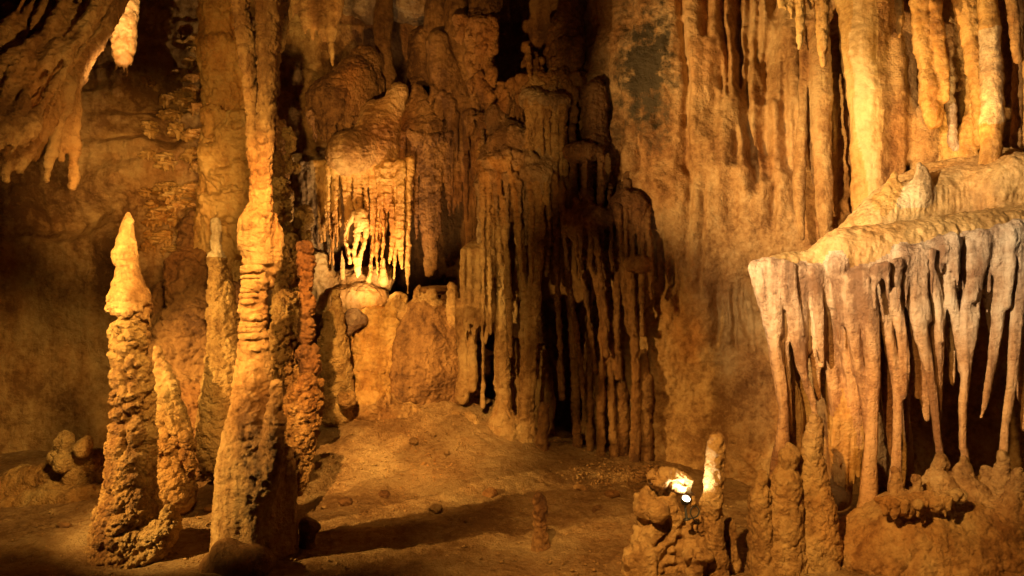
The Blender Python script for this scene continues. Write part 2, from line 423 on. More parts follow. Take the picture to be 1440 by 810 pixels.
def wall_path(pts, du, z0, z1, dz):
    A = np.array([(x, y, 0, 1.0) for x, y in pts]); S = spline(A, du)[:, :2]
    zs = np.arange(z0, z1, dz)
    G = np.zeros((len(S), len(zs), 3)); G[..., 0] = S[:, 0:1]; G[..., 1] = S[:, 1:2]; G[..., 2] = zs[None]
    return G
def left_relief(p):
    q = p.copy(); q[:, 2] += 0.45 * fbm(p, 1.1, 3, 80) + 0.05 * fbm(p, 6, 2, 86)
    ph = q[:, 2] / 0.42; t = ph - np.floor(ph)
    cell = np.c_[p[:, 0] * 1.1, p[:, 1] * 1.1, np.floor(ph) * 3.1]
    amp = smooth01(noise(cell, 81), -0.3, 0.9) * smooth01(p[:, 2], 1.2, 2.2)
    terr = np.where(t < 0.3, t / 0.3, (1 - t) / 0.7) ** 1.2
    return 0.24 * fbm(p, 0.8, 3, 82) + 0.30 * amp * terr + 0.09 * fbm(p, 3.0, 5, 83, .62) + 0.03 * fbm(p, (20, 20, 2.2), 3, 84) * (.3 + amp) + 0.03 * nodules(p, 11, 85) * smooth01(fbm(p, 1.4, 2, 87), -.2, .4) + 0.05 * np.maximum(fbm(p, (2.5, 2.5, 14), 3, 88), -.1) * smooth01(p[:, 2], 1.4, 2)
def back_relief(p):
    return 0.20 * fbm(p, 0.9, 3, 90) + 0.08 * fbm(p, (4, 4, .6), 3, 91) + 0.03 * fbm(p, 7, 4, 92, .55)
RIBS = [  # px, top y, bottom y, half width px, protrusion m
 (963, -80, 250, 4.5, .07), (1000, -80, 58, 5, .06), (1022, -80, 140, 4, .06), (1052, -80, 240, 8, .08), (1078, 30, 225, 12, .09),
 (1104, 60, 250, 7, .06), (1033, 180, 240, 5, .06), (968, 230, 380, 4, .04), (902, 190, 250, 4, .05), (890, 240, 330, 6, .06),
 (1140, 40, 220, 8, .06), (1008, 395, 500, 5, .05), (1022, 400, 470, 4, .05), (1045, 395, 470, 5, .05), (1060, 400, 505, 4, .05),
 (855, -40, 200, 8, .08), (875, 120, 300, 7, .06), (1012, 80, 170, 5, .05), (1040, -80, 130, 6, .07), (1066, -80, 90, 6, .07), (1090, -80, 150, 7, .07),
 (1117, 150, 300, 6, .05), (1060, 200, 280, 5, .05), (988, 250, 420, 4, .035), (1085, 250, 330, 5, .05), (1000, 120, 200, 9, .05), (1075, 180, 260, 9, .06), (1030, 260, 330, 8, .04), (936, 330, 420, 4, .05), (948, 350, 410, 4, .05), (925, 340, 400, 4, .05), (1014, 380, 480, 3.5, .06), (1035, 400, 500, 3.5, .06), (1053, 390, 480, 3.5, .06), (958, 380, 450, 4, .04)]
def right_relief(p):
    X = p[:, 0] / p[:, 1] * F + 720; Yp = 405 - (p[:, 2] - HCAM) / p[:, 1] * F
    r = 0.20 * fbm(p, 0.9, 3, 100) + 0.05 * fbm(p, 4.0, 4, 101, .55) + 0.012 * nodules(p, (15, 15, 12), 102) + 0.008 * fbm(p, 30, 3, 103)
    low = smooth01(-p[:, 2], -1.9, -1.3)
    r = r + low * (0.03 * fbm(p, 9, 4, 104, .6) + 0.018 * nodules(p, 11, 105) - .01)
    up = smooth01(p[:, 2], 1.9, 2.6)
    r = r + up * 0.05 * fbm(p, (7, 7, 0.7), 3, 106)
    wx = X + 7 * noise(np.c_[Yp / 130, X * 0, X / 90], 107) + 2 * noise(np.c_[Yp / 25, X * 0, X / 30], 108)
    for x, y0, y1, hw, pr in RIBS:
        t = np.clip((Yp - y0) / (y1 - y0), 0, 1)
        env = smooth01(Yp, y0 - 25, y0 + 25) * (1 - smooth01(Yp, y1 - 14, y1)) * (0.45 + .55 * np.sin(np.pi * np.minimum(t * 0.8 + .12, 1)))
        d_ = (wx - x) / hw; r = r + 1.7 * pr * env * np.exp(-np.where(d_ > 0, d_ / .55, d_ / 1.9) ** 2)
    return r
sheet('wall_left', 'brown left cave wall with rippled flowstone ledges', 'tan',
      wall_path([(-6.6, -2), (-6.5, 3), (-6.2, 6.2), (-5.2, 7.6), (-3.6, 8.0), (-2.3, 8.1), (-1.6, 8.6)], 0.02, -0.4, 5.6, 0.02), left_relief, flip=True)
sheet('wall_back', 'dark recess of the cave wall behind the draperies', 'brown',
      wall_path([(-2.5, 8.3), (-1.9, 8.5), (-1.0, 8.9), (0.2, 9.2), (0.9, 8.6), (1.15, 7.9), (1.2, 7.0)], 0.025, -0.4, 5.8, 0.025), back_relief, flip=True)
sheet('wall_right', 'pitted ochre right cave wall with vertical drip ribs and a dark stain', 'wallr',
      wall_path([(0.62, 7.8), (0.70, 7.2), (1.05, 6.75), (1.6, 6.55), (2.3, 6.35), (3.0, 6.1), (3.8, 5.9), (4.6, 5.4), (5.3, 4.0), (5.5, 1.0), (5.5, -2)], 0.012, -0.4, 5.6, 0.012), right_relief, flip=True)
xs = np.arange(-7, 6.2, 0.05); X, Y = np.meshgrid(xs, np.arange(-3, 10.2, 0.05), indexing='ij')
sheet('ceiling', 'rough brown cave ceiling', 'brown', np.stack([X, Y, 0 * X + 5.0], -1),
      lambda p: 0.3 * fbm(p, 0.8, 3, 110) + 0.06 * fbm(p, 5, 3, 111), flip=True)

# ------------------------------------------------------------------ left side
f = Formation('flowstone_curtain', 'huge dim slanting flowstone curtain with hanging points in the upper left corner', 'flowstone', 'tan', 0.015, 0.07)
f.part('curtain_body')
f.px((5.5, 4.7), [(200, -60, 16), (154, 25, 13), (114, 74, 13), (87, 120, 13), (60, 170, 13), (34, 208, 12), (22, 228, 8)])
f.px((5.45, 4.65), [(172, -60, 20), (128, 25, 18), (84, 88, 17), (46, 150, 17), (14, 200, 14), (-4, 230, 8)])
f.px((5.4, 4.6), [(135, -60, 24), (96, 15, 20), (62, 75, 20), (28, 135, 20), (-14, 195, 20)])
f.px((5.4, 4.6), [(95, -60, 26), (70, 10, 26), (30, 80, 28), (-10, 150, 30)])
f.px((5.4, 4.6), [(40, -60, 45), (10, 20, 45), (-30, 110, 50), (-80, 190, 50)])
f.px((5.5, 4.75), [(120, -60, 40), (75, 30, 38), (35, 110, 34), (5, 180, 26)], k=.05); f.px((5.55, 4.9), [(165, -60, 28), (115, 45, 24), (70, 120, 22), (40, 180, 18)], k=.1)
for off, dy, r in ((-3, .10, 4.5), (8, .20, 5), (20, .27, 4), (32, .30, 5.5), (46, .33, 4.5), (58, .36, 5), (74, .40, 6), (92, .42, 5), (110, .44, 6), (132, .46, 6)):
    f.px((5.42 - dy, 4.6 - dy), [(190 - off, -60, r), (147 - off + random.uniform(-4, 4), 28, r * 1.1), (108 - off + random.uniform(-5, 5), 76, r * 1.3), (75 - off + random.uniform(-5, 5), 130, r), (46 - off, 180, r * 1.2), (18 - off, 216, r * .7)], k=.02, wob=.6)
for pts, Y in (([(113, 85, 9), (109, 150, 6.5), (106, 215, 5.5), (103, 264, 3.5)], 5.3), ([(92, 140, 9), (80, 190, 7), (68, 232, 5), (62, 260, 2)], 5.15), ([(100, 120, 8), (92, 180, 5), (86, 225, 2.5)], 5.25),
               ([(36, 205, 10), (31, 225, 8), (29, 240, 5)], 4.75), ([(6, 215, 10), (7, 240, 7), (8, 258, 3)], 4.65), ([(124, 76, 6), (114, 110, 5), (106, 130, 3)], 5.4),
               ([(75, 170, 9), (52, 205, 8), (46, 228, 4)], 5.3)):
    f.part('stalactite'); f.px(Y, pts)
f.build(d_sum(d_flow(.016, 3), d_rough(.024, 9, 4), d_rough(.010, 30, 6)), 1)

f = Formation('stalactite', 'bright stubby stalactite with a ragged broken tip beside the dark curtain', 'stalactite', 'cream', 0.011, 0.03)
f.part('shaft').px(6.0, [(176, -60, 19), (177, 0, 17.5), (175, 45, 15.5), (174, 84, 12.5)], wob=.05)
for x, y1, r in ((163, 101, 2.1), (168, 97, 2), (174, 98, 2.2), (179, 106, 2.3), (185, 95, 2)):
    f.part('drip_tip').px(6.0, [(x, 78, r + 2), (x, 90, r), (x, y1, r * .7)], k=.01, wob=.03)
f.build(d_pop(30, .010, 7, .01))

# crusted ledges on the left wall
f = Formation('crusted_ledges', 'sunlit looking crusty ledges stacked on the left wall beside the yellow pillar', 'ledges', 'gold', 0.0115, 0.012)
f.label = 'bright crusty ledges stacked up the left wall beside the yellow pillar'
rl = random.Random(5)
LED = [(rl.uniform(205, 286), rl.uniform(100, 350), rl.uniform(6, 15)) for _ in range(64)] + [(258, 60, 10), (262, 42, 8), (274, 56, 12), (268, 86, 7), (280, 70, 8)]
for x, y, rx in LED:
    if x < 232 - (y - 110) * .1: rx *= .6
    f.part('ledge'); yy = 7.92 - (x - 210) / 80 * .2 + rl.uniform(-.05, .05)
    f.blob(x, y, yy, rx, .12, rl.uniform(1.8, 2.6)); f.blob(x - rx * .6, y + 4, yy + .04, rx * .7, .10, 2.0); f.blob(x + rx * .5, y - 3, yy + .03, rx * .6, .10, 2.0)
    for _ in range(5):
        xx = x + rl.uniform(-.9, .9) * rx
        f.px(yy - .06 + rl.uniform(0, .1), [(xx, y + 1, 2.2), (xx, y + rl.uniform(4, 11), 1.6)], wob=0)
f.build(d_sum(d_rough(.022, 16, 10), d_rough(.010, 40, 12)), 1)

# yellow pillar behind the column
f = Formation('flowstone_pillar', 'broad yellow flowstone pillar with a crack and scalloped ledges behind the tall column', 'pillar', 'gold', 0.014, 0.07)
f.part('upper_drum').px(6.75, [(312, -70, 34), (313, 0, 33), (316, 40, 32), (317, 58, 31)], wob=.03, k=.01)
f.part('shaft').px(6.75, [(315, 68, 35), (318, 120, 31), (320, 190, 36), (318, 260, 38), (316, 330, 40), (310, 400, 44)], wob=.04, k=.01)
f.px(6.6, [(345, 70, 18), (350, 150, 16), (352, 260, 24), (355, 340, 26)], wob=.06)
for x, y, rx in ((337, 166, 15), (342, 182, 14), (334, 204, 19), (345, 230, 18), (318, 244, 20), (336, 270, 22), (300, 160, 12), (300, 214, 14), (304, 282, 18), (330, 310, 20), (322, 186, 10)):
    f.part('scallop'); f.blob(x, y, 6.51, rx, .14, 6)
    for j in range(6):
        xx = x + rx * (-.8 + 1.6 * j / 5); f.px(6.47, [(xx, y + 2, 4), (xx + 1, y + random.uniform(15, 30), 2)], wob=.05)
f.build(d_sum(d_flow(.022, 21, 14), d_rough(.030, 8, 22), d_pop(20, .012, 23, .01)), 1)

# sloping brown flowstone at the foot of the wall
f = Formation('flowstone_slope', 'grainy brown flowstone bank leaning on the wall between left stalagmite and column', 'flowstone', 'brown', 0.016, 0.15)
f.part('bank')
f.px((6.8, 6.2), [(285, 330, 28), (280, 420, 45), (272, 520, 60), (265, 620, 75)])
f.px((7.0, 6.2), [(250, 420, 30), (238, 500, 40), (220, 600, 50)])
f.px((6.5, 6.0), [(335, 420, 20), (330, 520, 35), (325, 640, 40)])
f.part('pale_stripe', 'tan').px((6.75, 6.3), [(262, 440, 6), (250, 480, 8), (245, 520, 8)])
f.build(d_pop(30, .022, 31, .05), 1)

f = Formation('stalagmite', 'slender brown stalagmite with a pale nub tip standing behind the tall column', 'stalagmite', 'crust', 0.012, 0.04)
f.part('tip', 'pale').px(5.9, [(303, 312, 5), (304, 322, 6), (305, 345, 7), (306, 360, 9)], wob=.08)
f.part('shaft').px(5.9, [(306, 370, 11), (310, 410, 19), (313, 470, 22), (313, 540, 25), (312, 640, 32)])
f.build(d_pop(34, .015, 33, .012), 1)

# tall column
f = Formation('tall_column', 'tall ribbed column joining floor and ceiling, twin ropes above a stacked lower shaft', 'column', 'tan', 0.0115, 0.022)
f.part('upper_shaft')
f.px(4.75, [(334, -60, 16), (338, 0, 13), (346, 60, 11), (353, 130, 9), (357, 200, 8.5), (361, 260, 9), (365, 300, 12)], wob=.06)
f.px(4.70, [(378, -60, 19), (377, 0, 16), (376, 60, 14), (375, 130, 12.5), (373, 200, 11), (371, 260, 10.5), (368, 300, 13)], wob=.06)
f.part('side_drape').px(4.85, [(398, -60, 12), (397, 0, 10), (396, 50, 6), (395, 76, 3)], wob=.05)
f.px(4.8, [(388, -60, 14), (386, 60, 8), (384, 130, 6), (382, 200, 4)], wob=.06)
f.part('collar').px(4.75, [(366, 300, 17), (363, 318, 23), (361, 340, 23), (360, 362, 20), (360, 380, 16)], wob=.08)
f.px(4.8, [(378, 310, 14), (384, 335, 15), (382, 370, 12), (376, 400, 10)], wob=.1)
f.part('stacked_shaft')
for j in range(24):
    y = 372 + j * 5.4 + random.uniform(-2.5, 2.5)
    f.blob(357 - j * .12 + random.uniform(-3, 3), y, 4.72 + random.uniform(-.02, .02), 17 + random.uniform(-3.5, 1.5), .075, random.uniform(2.6, 4.2), k=.012)
f.px(4.75, [(362, 380, 15), (358, 440, 16.5), (357, 500, 19)], wob=.04)
f.part('lower_shaft').px((4.75, 4.72), [(358, 500, 20), (357, 530, 25), (355, 580, 33), (353, 640, 43), (352, 700, 48), (352, 760, 50), (352, 815, 56)], wob=.03)
f.px(4.62, [(388, 540, 8), (386, 590, 12), (382, 640, 14), (374, 690, 14)], k=.05)
f.part('right_lobe').px(4.78, [(402, 640, 10), (404, 690, 15), (404, 740, 17), (404, 800, 18)], k=.05)
f.part('left_crust', 'crust').px(4.62, [(318, 660, 8), (316, 700, 11), (320, 740, 13), (345, 762, 11), (368, 762, 9)], k=.03)
def col_relief(p):
    top = smooth01(p[:, 2], 1.75, 2.1); low = 1 - smooth01(p[:, 2], .2, .6)
    rip = d_ripple(.014, 35)(p); pop = d_pop(40, .011, 36, .006)(p); fl = d_flow(.012, 37)(p)
    mid = d_pop(24, .016, 38, .008)(p)
    return top * pop + (1 - top) * (low * fl + (1 - low) * (rip * .8 + .5 * mid))
f.build(col_relief, 1)
f = Formation('boulder', 'smooth wet rounded boulder at the foot of the tall column', 'boulder', 'brown', 0.012, 0.06)
f.part('boulder')
f.blob(318, 782, 4.45, 22, .12, 24); f.blob(352, 792, 4.42, 34, .14, 26); f.blob(298, 798, 4.5, 16, .1, 20)
f.build(d_rough(.012, 6, 39))
f = Formation('stub', 'dark stub of rock on the floor right of the column foot', 'rock stub', 'brown', 0.012, 0.03)
f.part('stub'); f.px(4.85, [(433, 738, 12), (432, 760, 11), (432, 792, 13)]); f.blob(437, 742, 4.82, 13, .07, 9)
f.build(d_rough(.014, 9, 40))

# big left stalagmite
f = Formation('stalagmite', 'big popcorn covered stalagmite with a smooth tiered cap, left of the tall column', 'stalagmite', 'crust', 0.011, 0.015)
f.part('cap', 'tan')
f.px(4.8, [(180, 304, 5), (180, 312, 7.5), (179, 322, 8.5)], wob=.05)
f.px(4.8, [(179, 325, 9.5), (178, 345, 14), (177, 361, 17.5), (177, 365, 16)], wob=.04, k=.008)
f.px(4.8, [(180, 368, 13), (180, 384, 17), (180, 404, 22.5), (181, 424, 28), (182, 430, 27)], wob=.03, k=.008)
f.part('shaft').px(4.8, [(183, 434, 18), (184, 460, 20.5), (182, 500, 22), (184, 540, 23), (185, 580, 24.5), (185, 630, 27)], wob=.09)
f.part('base').px(4.8, [(185, 630, 27), (184, 680, 33), (182, 720, 38), (178, 760, 43), (175, 800, 47)], wob=.03)
f.part('nodule').px(4.72, [(238, 722, 11), (236, 738, 16), (224, 755, 18), (210, 775, 20)], k=.05)
f.part('side_lump').px(4.85, [(142, 720, 7), (138, 745, 11), (134, 790, 15)], k=.05)
def stal_relief(p):
    c = smooth01(p[:, 2], 1.47, 1.52); lo = 1 - smooth01(p[:, 2], .35, .75)
    a = d_pop(25, .032, 41, .012)(p); b = d_pop(42, .018, 42, .012)(p); t = d_ripple(.008, 43)(p)
    return c * t + (1 - c) * ((1 - lo) * a + lo * b)
f.build(stal_relief, 1)

f = Formation('stalagmite', 'knobby stalagmite with a pale pointed tip just behind the big left stalagmite', 'stalagmite', 'crust', 0.012, 0.03)
f.part('tip', 'tan').px(5.5, [(219, 490, 2.5), (220, 505, 4), (224, 525, 8), (230, 545, 13)], wob=.05)
f.part('body').px(5.5, [(234, 552, 14), (240, 590, 21), (244, 630, 25), (245, 690, 30)])
for _ in range(16):
    f.blob(244 + random.uniform(-24, 24), random.uniform(590, 690), 5.4 + random.uniform(-.05, .03), 9, .05, 8, k=.02)
f.build(d_pop(26, .020, 45, .015), 1)

f = Formation('knob_cluster', 'cluster of rounded knobs on the low ridge left of the big stalagmite', 'stalagmite cluster', 'crust', 0.013, 0.03)
for x, y, r in ((92, 622, 14), (88, 650, 13), (118, 628, 13), (112, 650, 12), (102, 672, 16), (132, 650, 15), (80, 640, 9), (78, 690, 14)):
    f.part('knob').blob(x, y, 5.85 + random.uniform(-.1, .1), r * .85, .08, r * random.uniform(.8, 1.2)); f.px(5.95, [(x + 4, y + 6, r * .7), (x, y + 25, r), (x, y + 60, r * 1.2)], k=.05)
f.build(d_sum(d_pop(26, .014, 47, .018), d_rough(.016, 12, 48)), 1)
f = Formation('crusted_ridge', 'low crusty ridge of rubble along the foot of the left wall', 'ridge', 'crust', 0.014, 0.08)
f.part('ridge')
f.px((6.1, 6.1), [(-60, 715, 30), (20, 695, 30), (80, 680, 30), (130, 668, 32), (175, 670, 26)])
f.px(5.75, [(-20, 725, 18), (40, 715, 20), (90, 705, 20), (130, 700, 18)])
f.build(d_pop(20, .020, 49, .03))

# popcorn drapery right of the column
f = Formation('coral_drapery', 'ragged popcorn crusted drapery hanging just right of the tall column', 'drapery', 'crust', 0.0125, 0.05)
f.part('upper_mass')
f.px(6.4, [(398, 330, 14), (400, 370, 20), (402, 420, 22)], wob=.3); f.px(6.6, [(428, 300, 10), (424, 340, 12), (420, 400, 14)], wob=.3)
f.px(6.3, [(406, 186, 8), (409, 205, 7), (404, 225, 5)])
f.blob(396, 262, 6.3, 10, .1, 11); f.blob(390, 300, 6.3, 11, .1, 14); f.blob(412, 236, 6.4, 8, .09, 7); f.px(6.7, [(392, 180, 10), (396, 260, 12), (400, 340, 16)], wob=.3)
f.part('middle_mass').px(5.7, [(400, 430, 20), (412, 470, 22), (405, 510, 20), (418, 540, 16)], wob=.12)
f.px(5.6, [(395, 470, 18), (392, 530, 20), (395, 580, 20)])
f.part('slim_pillar', 'brown').px(5.6, [(425, 345, 8), (431, 380, 9), (432, 440, 7), (430, 480, 9), (436, 515, 14)])
f.part('hanging_crust').px(5.35, [(436, 540, 16), (425, 570, 22), (420, 610, 22), (422, 650, 14), (418, 690, 7)], wob=.1)
f.px(5.3, [(400, 580, 14), (408, 620, 16), (412, 660, 10)])
f.build(d_pop(34, .024, 51, .02), 1)
f = Formation('stalagmite', 'short popcorn stalagmite with a thin nub tip at the left edge of the mound', 'stalagmite', 'crust', 0.012, 0.03)
f.part('tip').px(6.8, [(472, 412, 5), (472, 425, 6), (471, 440, 7)])
f.part('body').px(6.8, [(470, 448, 14), (466, 480, 18), (470, 520, 21), (472, 575, 24)])
f.part('knob').blob(487, 562, 6.6, 12, .08, 11)
f.build(d_pop(24, .018, 53, .012))

# ------------------------------------------------------------------ centre
f = Formation('stalactite_cluster', 'cluster of brown pointed stalactites at the top edge right of the column', 'stalactites', 'tan', 0.012, 0.05)
f.part('root').px(6.4, [(405, -40, 22), (440, -30, 30), (475, -35, 20)])
for pts in ([(414, -20, 8), (413, 10, 5), (412, 28, 1.5)], [(424, -20, 10), (428, 20, 7), (429, 48, 2.5)], [(436, -10, 7), (439, 35, 4), (440, 58, 1.8)], [(452, -20, 12), (452, 25, 8), (454, 60, 2.5)], [(468, -20, 13), (466, 30, 10), (466, 62, 5), (468, 95, 1.8)], [(446, -10, 5), (446, 20, 3), (446, 36, 1.5)]):
    f.part('stalactite').px(6.4, pts)
f.build(d_sum(d_rough(.012, 10, 55), d_ripple(.006, 56)))

f = Formation('pale_rock', 'pale grey rock face in the gap at the top behind the dark spire', 'rock face', 'grey', 0.02, 0.1)
f.part('rock'); f.blob(520, -10, 8.5, 60, .3, 40); f.blob(585, -5, 8.5, 40, .3, 40); f.blob(540, -60, 8.6, 110, .3, 40)
f.build(d_sum(d_rough(.09, 4, 57), d_rough(.03, 14, 157)))
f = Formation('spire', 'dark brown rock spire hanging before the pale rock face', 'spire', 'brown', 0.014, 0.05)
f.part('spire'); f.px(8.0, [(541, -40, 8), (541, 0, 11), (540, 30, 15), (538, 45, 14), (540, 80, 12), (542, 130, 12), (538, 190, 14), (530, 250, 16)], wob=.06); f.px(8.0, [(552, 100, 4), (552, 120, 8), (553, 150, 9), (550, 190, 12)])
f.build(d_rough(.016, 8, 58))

f = Formation('upper_bonnet', 'rounded flowstone bonnet with a short dripping fringe, highest left of centre', 'flowstone bonnet', 'brown', 0.012, 0.02)
f.part('bonnet').blob(470, 145, 7.55, 38, .26, 38, k=.1); f.blob(500, 130, 7.75, 34, .3, 48, k=.12); f.px(7.9, [(515, 92, 26), (515, 140, 22)], k=.1)
f.px(7.35, [(477, 128, 5), (478, 145, 6), (476, 165, 6)], k=.03)
f.fringe('stalactite', (7.36, 7.5), [(433, 158), (445, 168), (478, 172), (522, 176)], 36, (10, 34), (2, 3.4))
f.build(d_sum(d_rough(.020, 10, 59), d_pop(32, .012, 60, .01)), 1)

f = Formation('lower_bonnet', 'tan flowstone bonnet below the upper one with long thin lit draperies beneath', 'flowstone bonnet', 'tan', 0.012, 0.02)
f.part('bonnet').blob(492, 216, 7.35, 34, .24, 32, k=.08); f.blob(530, 200, 7.55, 30, .28, 60, k=.12); f.px(7.5, [(560, 130, 14), (545, 180, 20), (545, 230, 20)], k=.1)
for x, y0, y1, r in ((458, 238, 300, 2.2), (466, 242, 372, 2.4), (473, 243, 352, 2.2), (487, 245, 362, 2.4), (494, 246, 318, 2.2), (510, 246, 352, 2.4), (524, 246, 380, 2.6), (531, 244, 388, 2.6), (537, 243, 376, 2.6), (553, 238, 392, 2.8), (560, 236, 350, 3), (567, 235, 372, 2.6), (463, 240, 335, 2.6), (470, 243, 305, 2.4), (476, 243, 340, 2.6), (484, 245, 322, 2.4), (491, 246, 345, 2.8), (499, 246, 300, 3.2), (506, 246, 312, 4), (513, 246, 306, 3.2), (520, 246, 330, 2.4),
                     (527, 246, 362, 3.2), (534, 244, 358, 3.6), (541, 242, 344, 4), (549, 240, 372, 4), (556, 238, 366, 5), (563, 236, 378, 4), (570, 234, 395, 3.4), (576, 230, 412, 3.4), (545, 240, 300, 5)):
    f.part('stalactite', 'gold').px(7.35 + random.uniform(-.06, .08), [(x, y0 - 5, r * 1.8), (x + random.uniform(-2, 2), y0 + (y1 - y0) * .3, r), (x + random.uniform(-3, 3), y0 + (y1 - y0) * .7, r * .9), (x + random.uniform(-3, 3), y1, r * .45)])
for pts in ([(498, 300, 4), (489, 318, 3), (484, 335, 2.4), (490, 352, 2.2), (492, 372, 1.6)], [(505, 305, 5), (501, 330, 5), (497, 350, 3), (502, 378, 2.6), (503, 392, 1.2)], [(513, 302, 4), (516, 322, 3), (512, 345, 2.6), (506, 365, 3.4), (505, 385, 2)], [(508, 300, 8), (507, 312, 9), (505, 322, 6)]):
    f.part('calcite_drip', 'cream').px(7.27, pts, wob=.15)
f.build(d_sum(d_rough(.014, 12, 61), d_ripple(.008, 62)), 1)

f = Formation('ribbed_drapery', 'greyish tan drapery of thin ribs just left of the lit draperies', 'drapery', 'grey', 0.012, 0.02)
f.part('root').px(7.6, [(418, 225, 9), (440, 228, 9), (462, 236, 8)])
f.px(7.9, [(425, 250, 14), (430, 300, 16), (445, 350, 18), (455, 400, 20)])
for i in range(12):
    x = 420 + i * 4.2; f.part('rib', 'gold' if i > 5 else 'grey').px(7.5 - .012 * i, [(x, 228, 3.2), (x + 2, 260, 2.1), (x + 5, 300, 2.1), (x + 7, 320 + random.uniform(0, 55), 1.5)])
f.build(d_sum(d_flow(.012, 63, 20), d_rough(.012, 14, 64)))

f = Formation('lit_flowstone', 'brightly lit cream flowstone block with little stalagmites under the thin draperies', 'flowstone', 'cream', 0.012, 0.04)
f.part('block').px(7.8, [(465, 405, 18), (500, 398, 20), (540, 392, 18)]); f.blob(505, 425, 7.65, 45, .2, 28); f.px(7.8, [(450, 370, 18), (458, 430, 20)])
for pts in ([(481, 352, 1.6), (482, 372, 2.4), (483, 392, 3)], [(521, 345, 2.2), (521, 368, 3), (518, 395, 4)], [(540, 366, 1.8), (539, 380, 2.6), (540, 395, 4)]):
    f.part('stalagmite').px(7.45, pts)
f.build(d_sum(d_rough(.045, 6, 65), d_flow(.02, 66, 14)), 1)

f = Formation('cone_bonnet', 'cone shaped flowstone bonnet with long thick draperies right of the lit draperies', 'flowstone bonnet', 'brown', 0.012, 0.02)
f.part('bonnet').px(7.5, [(588, 128, 8), (592, 145, 16), (598, 165, 26), (602, 182, 32)], k=.06); f.px(7.6, [(560, 190, 18), (575, 165, 16), (590, 140, 10)], k=.08)
f.px(7.8, [(595, 60, 20), (592, 130, 18)], k=.1)
for pts in ([(576, 190, 6), (578, 240, 4), (578, 300, 3)], [(590, 192, 6), (596, 240, 6.5), (599, 310, 7.5), (604, 383, 7)], [(601, 194, 8), (606, 240, 8), (608, 300, 8), (612, 375, 4)], [(583, 190, 5), (592, 230, 4), (600, 270, 4)], [(612, 194, 6), (612, 250, 5), (611, 300, 4)], [(621, 192, 5), (622, 230, 4.5), (616, 275, 4), (611, 300, 3)], [(630, 190, 5), (632, 225, 4), (626, 250, 3)], [(568, 190, 5), (566, 230, 4), (566, 290, 2)], *[[(x, 192, 4), (x + random.uniform(-2, 2), 230, 3.4), (x + random.uniform(-3, 3), 230 + random.uniform(30, 110), 2)] for x in (572, 580, 586, 595, 605, 609, 617, 625, 634)]):
    f.part('stalactite').px(7.4 + random.uniform(-.05, .05), pts)
f.fringe('drip', 7.28, [(574, 190), (600, 197), (632, 192)], 22, (6, 18), (1.8, 2.8))
f.build(d_sum(d_rough(.018, 11, 67), d_flow(.008, 68, 18), d_pop(36, .007, 168, .004)), 1)

f = Formation('hanging_draperies', 'pair of long brown draperies hanging in the dark gap left of the central curtain', 'drapery', 'brown', 0.012, 0.02)
f.part('root').px(7.5, [(612, 60, 18), (625, 110, 24), (648, 150, 22)]); f.px(7.6, [(640, 0, 16), (645, 60, 18), (655, 120, 20)]); f.px(7.7, [(615, -40, 16), (612, 40, 16)])
for pts in ([(641, 150, 9), (645, 200, 6), (642, 250, 5.5), (638, 303, 1.8)], [(655, 150, 10), (658, 220, 7), (660, 280, 7), (659, 345, 5)], [(648, 150, 7), (651, 200, 4), (652, 250, 3)], [(668, 140, 8), (668, 220, 5), (670, 300, 4)], [(630, 140, 7), (632, 165, 4), (632, 185, 2)]):
    f.part('drapery').px(7.4, pts)
f.fringe('drip', 7.35, [(605, 130), (625, 140), (640, 150)], 12, (14, 60), (2, 3.4))
f.fringe('drip', 7.36, [(636, 165), (672, 165)], 12, (50, 170), (2, 3.6))
f.build(d_sum(d_flow(.016, 69, 16), d_rough(.014, 9, 70)))

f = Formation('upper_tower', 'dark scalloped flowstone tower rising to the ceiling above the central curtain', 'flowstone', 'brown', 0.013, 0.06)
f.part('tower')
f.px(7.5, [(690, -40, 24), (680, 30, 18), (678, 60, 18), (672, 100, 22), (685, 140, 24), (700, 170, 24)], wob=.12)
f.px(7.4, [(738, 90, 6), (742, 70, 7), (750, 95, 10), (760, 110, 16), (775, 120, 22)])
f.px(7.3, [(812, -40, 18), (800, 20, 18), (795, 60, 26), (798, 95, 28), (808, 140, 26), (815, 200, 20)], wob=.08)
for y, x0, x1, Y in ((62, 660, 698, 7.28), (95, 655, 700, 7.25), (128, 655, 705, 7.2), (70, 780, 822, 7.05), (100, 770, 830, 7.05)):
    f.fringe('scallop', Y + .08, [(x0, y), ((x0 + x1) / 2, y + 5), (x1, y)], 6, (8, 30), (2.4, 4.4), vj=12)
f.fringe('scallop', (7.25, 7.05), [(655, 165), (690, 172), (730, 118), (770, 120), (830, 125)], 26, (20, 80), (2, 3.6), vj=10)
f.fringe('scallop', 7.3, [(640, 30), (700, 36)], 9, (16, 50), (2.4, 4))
f.build(d_sum(d_rough(.022, 8, 71), d_pop(26, .016, 72, .01)), 1)

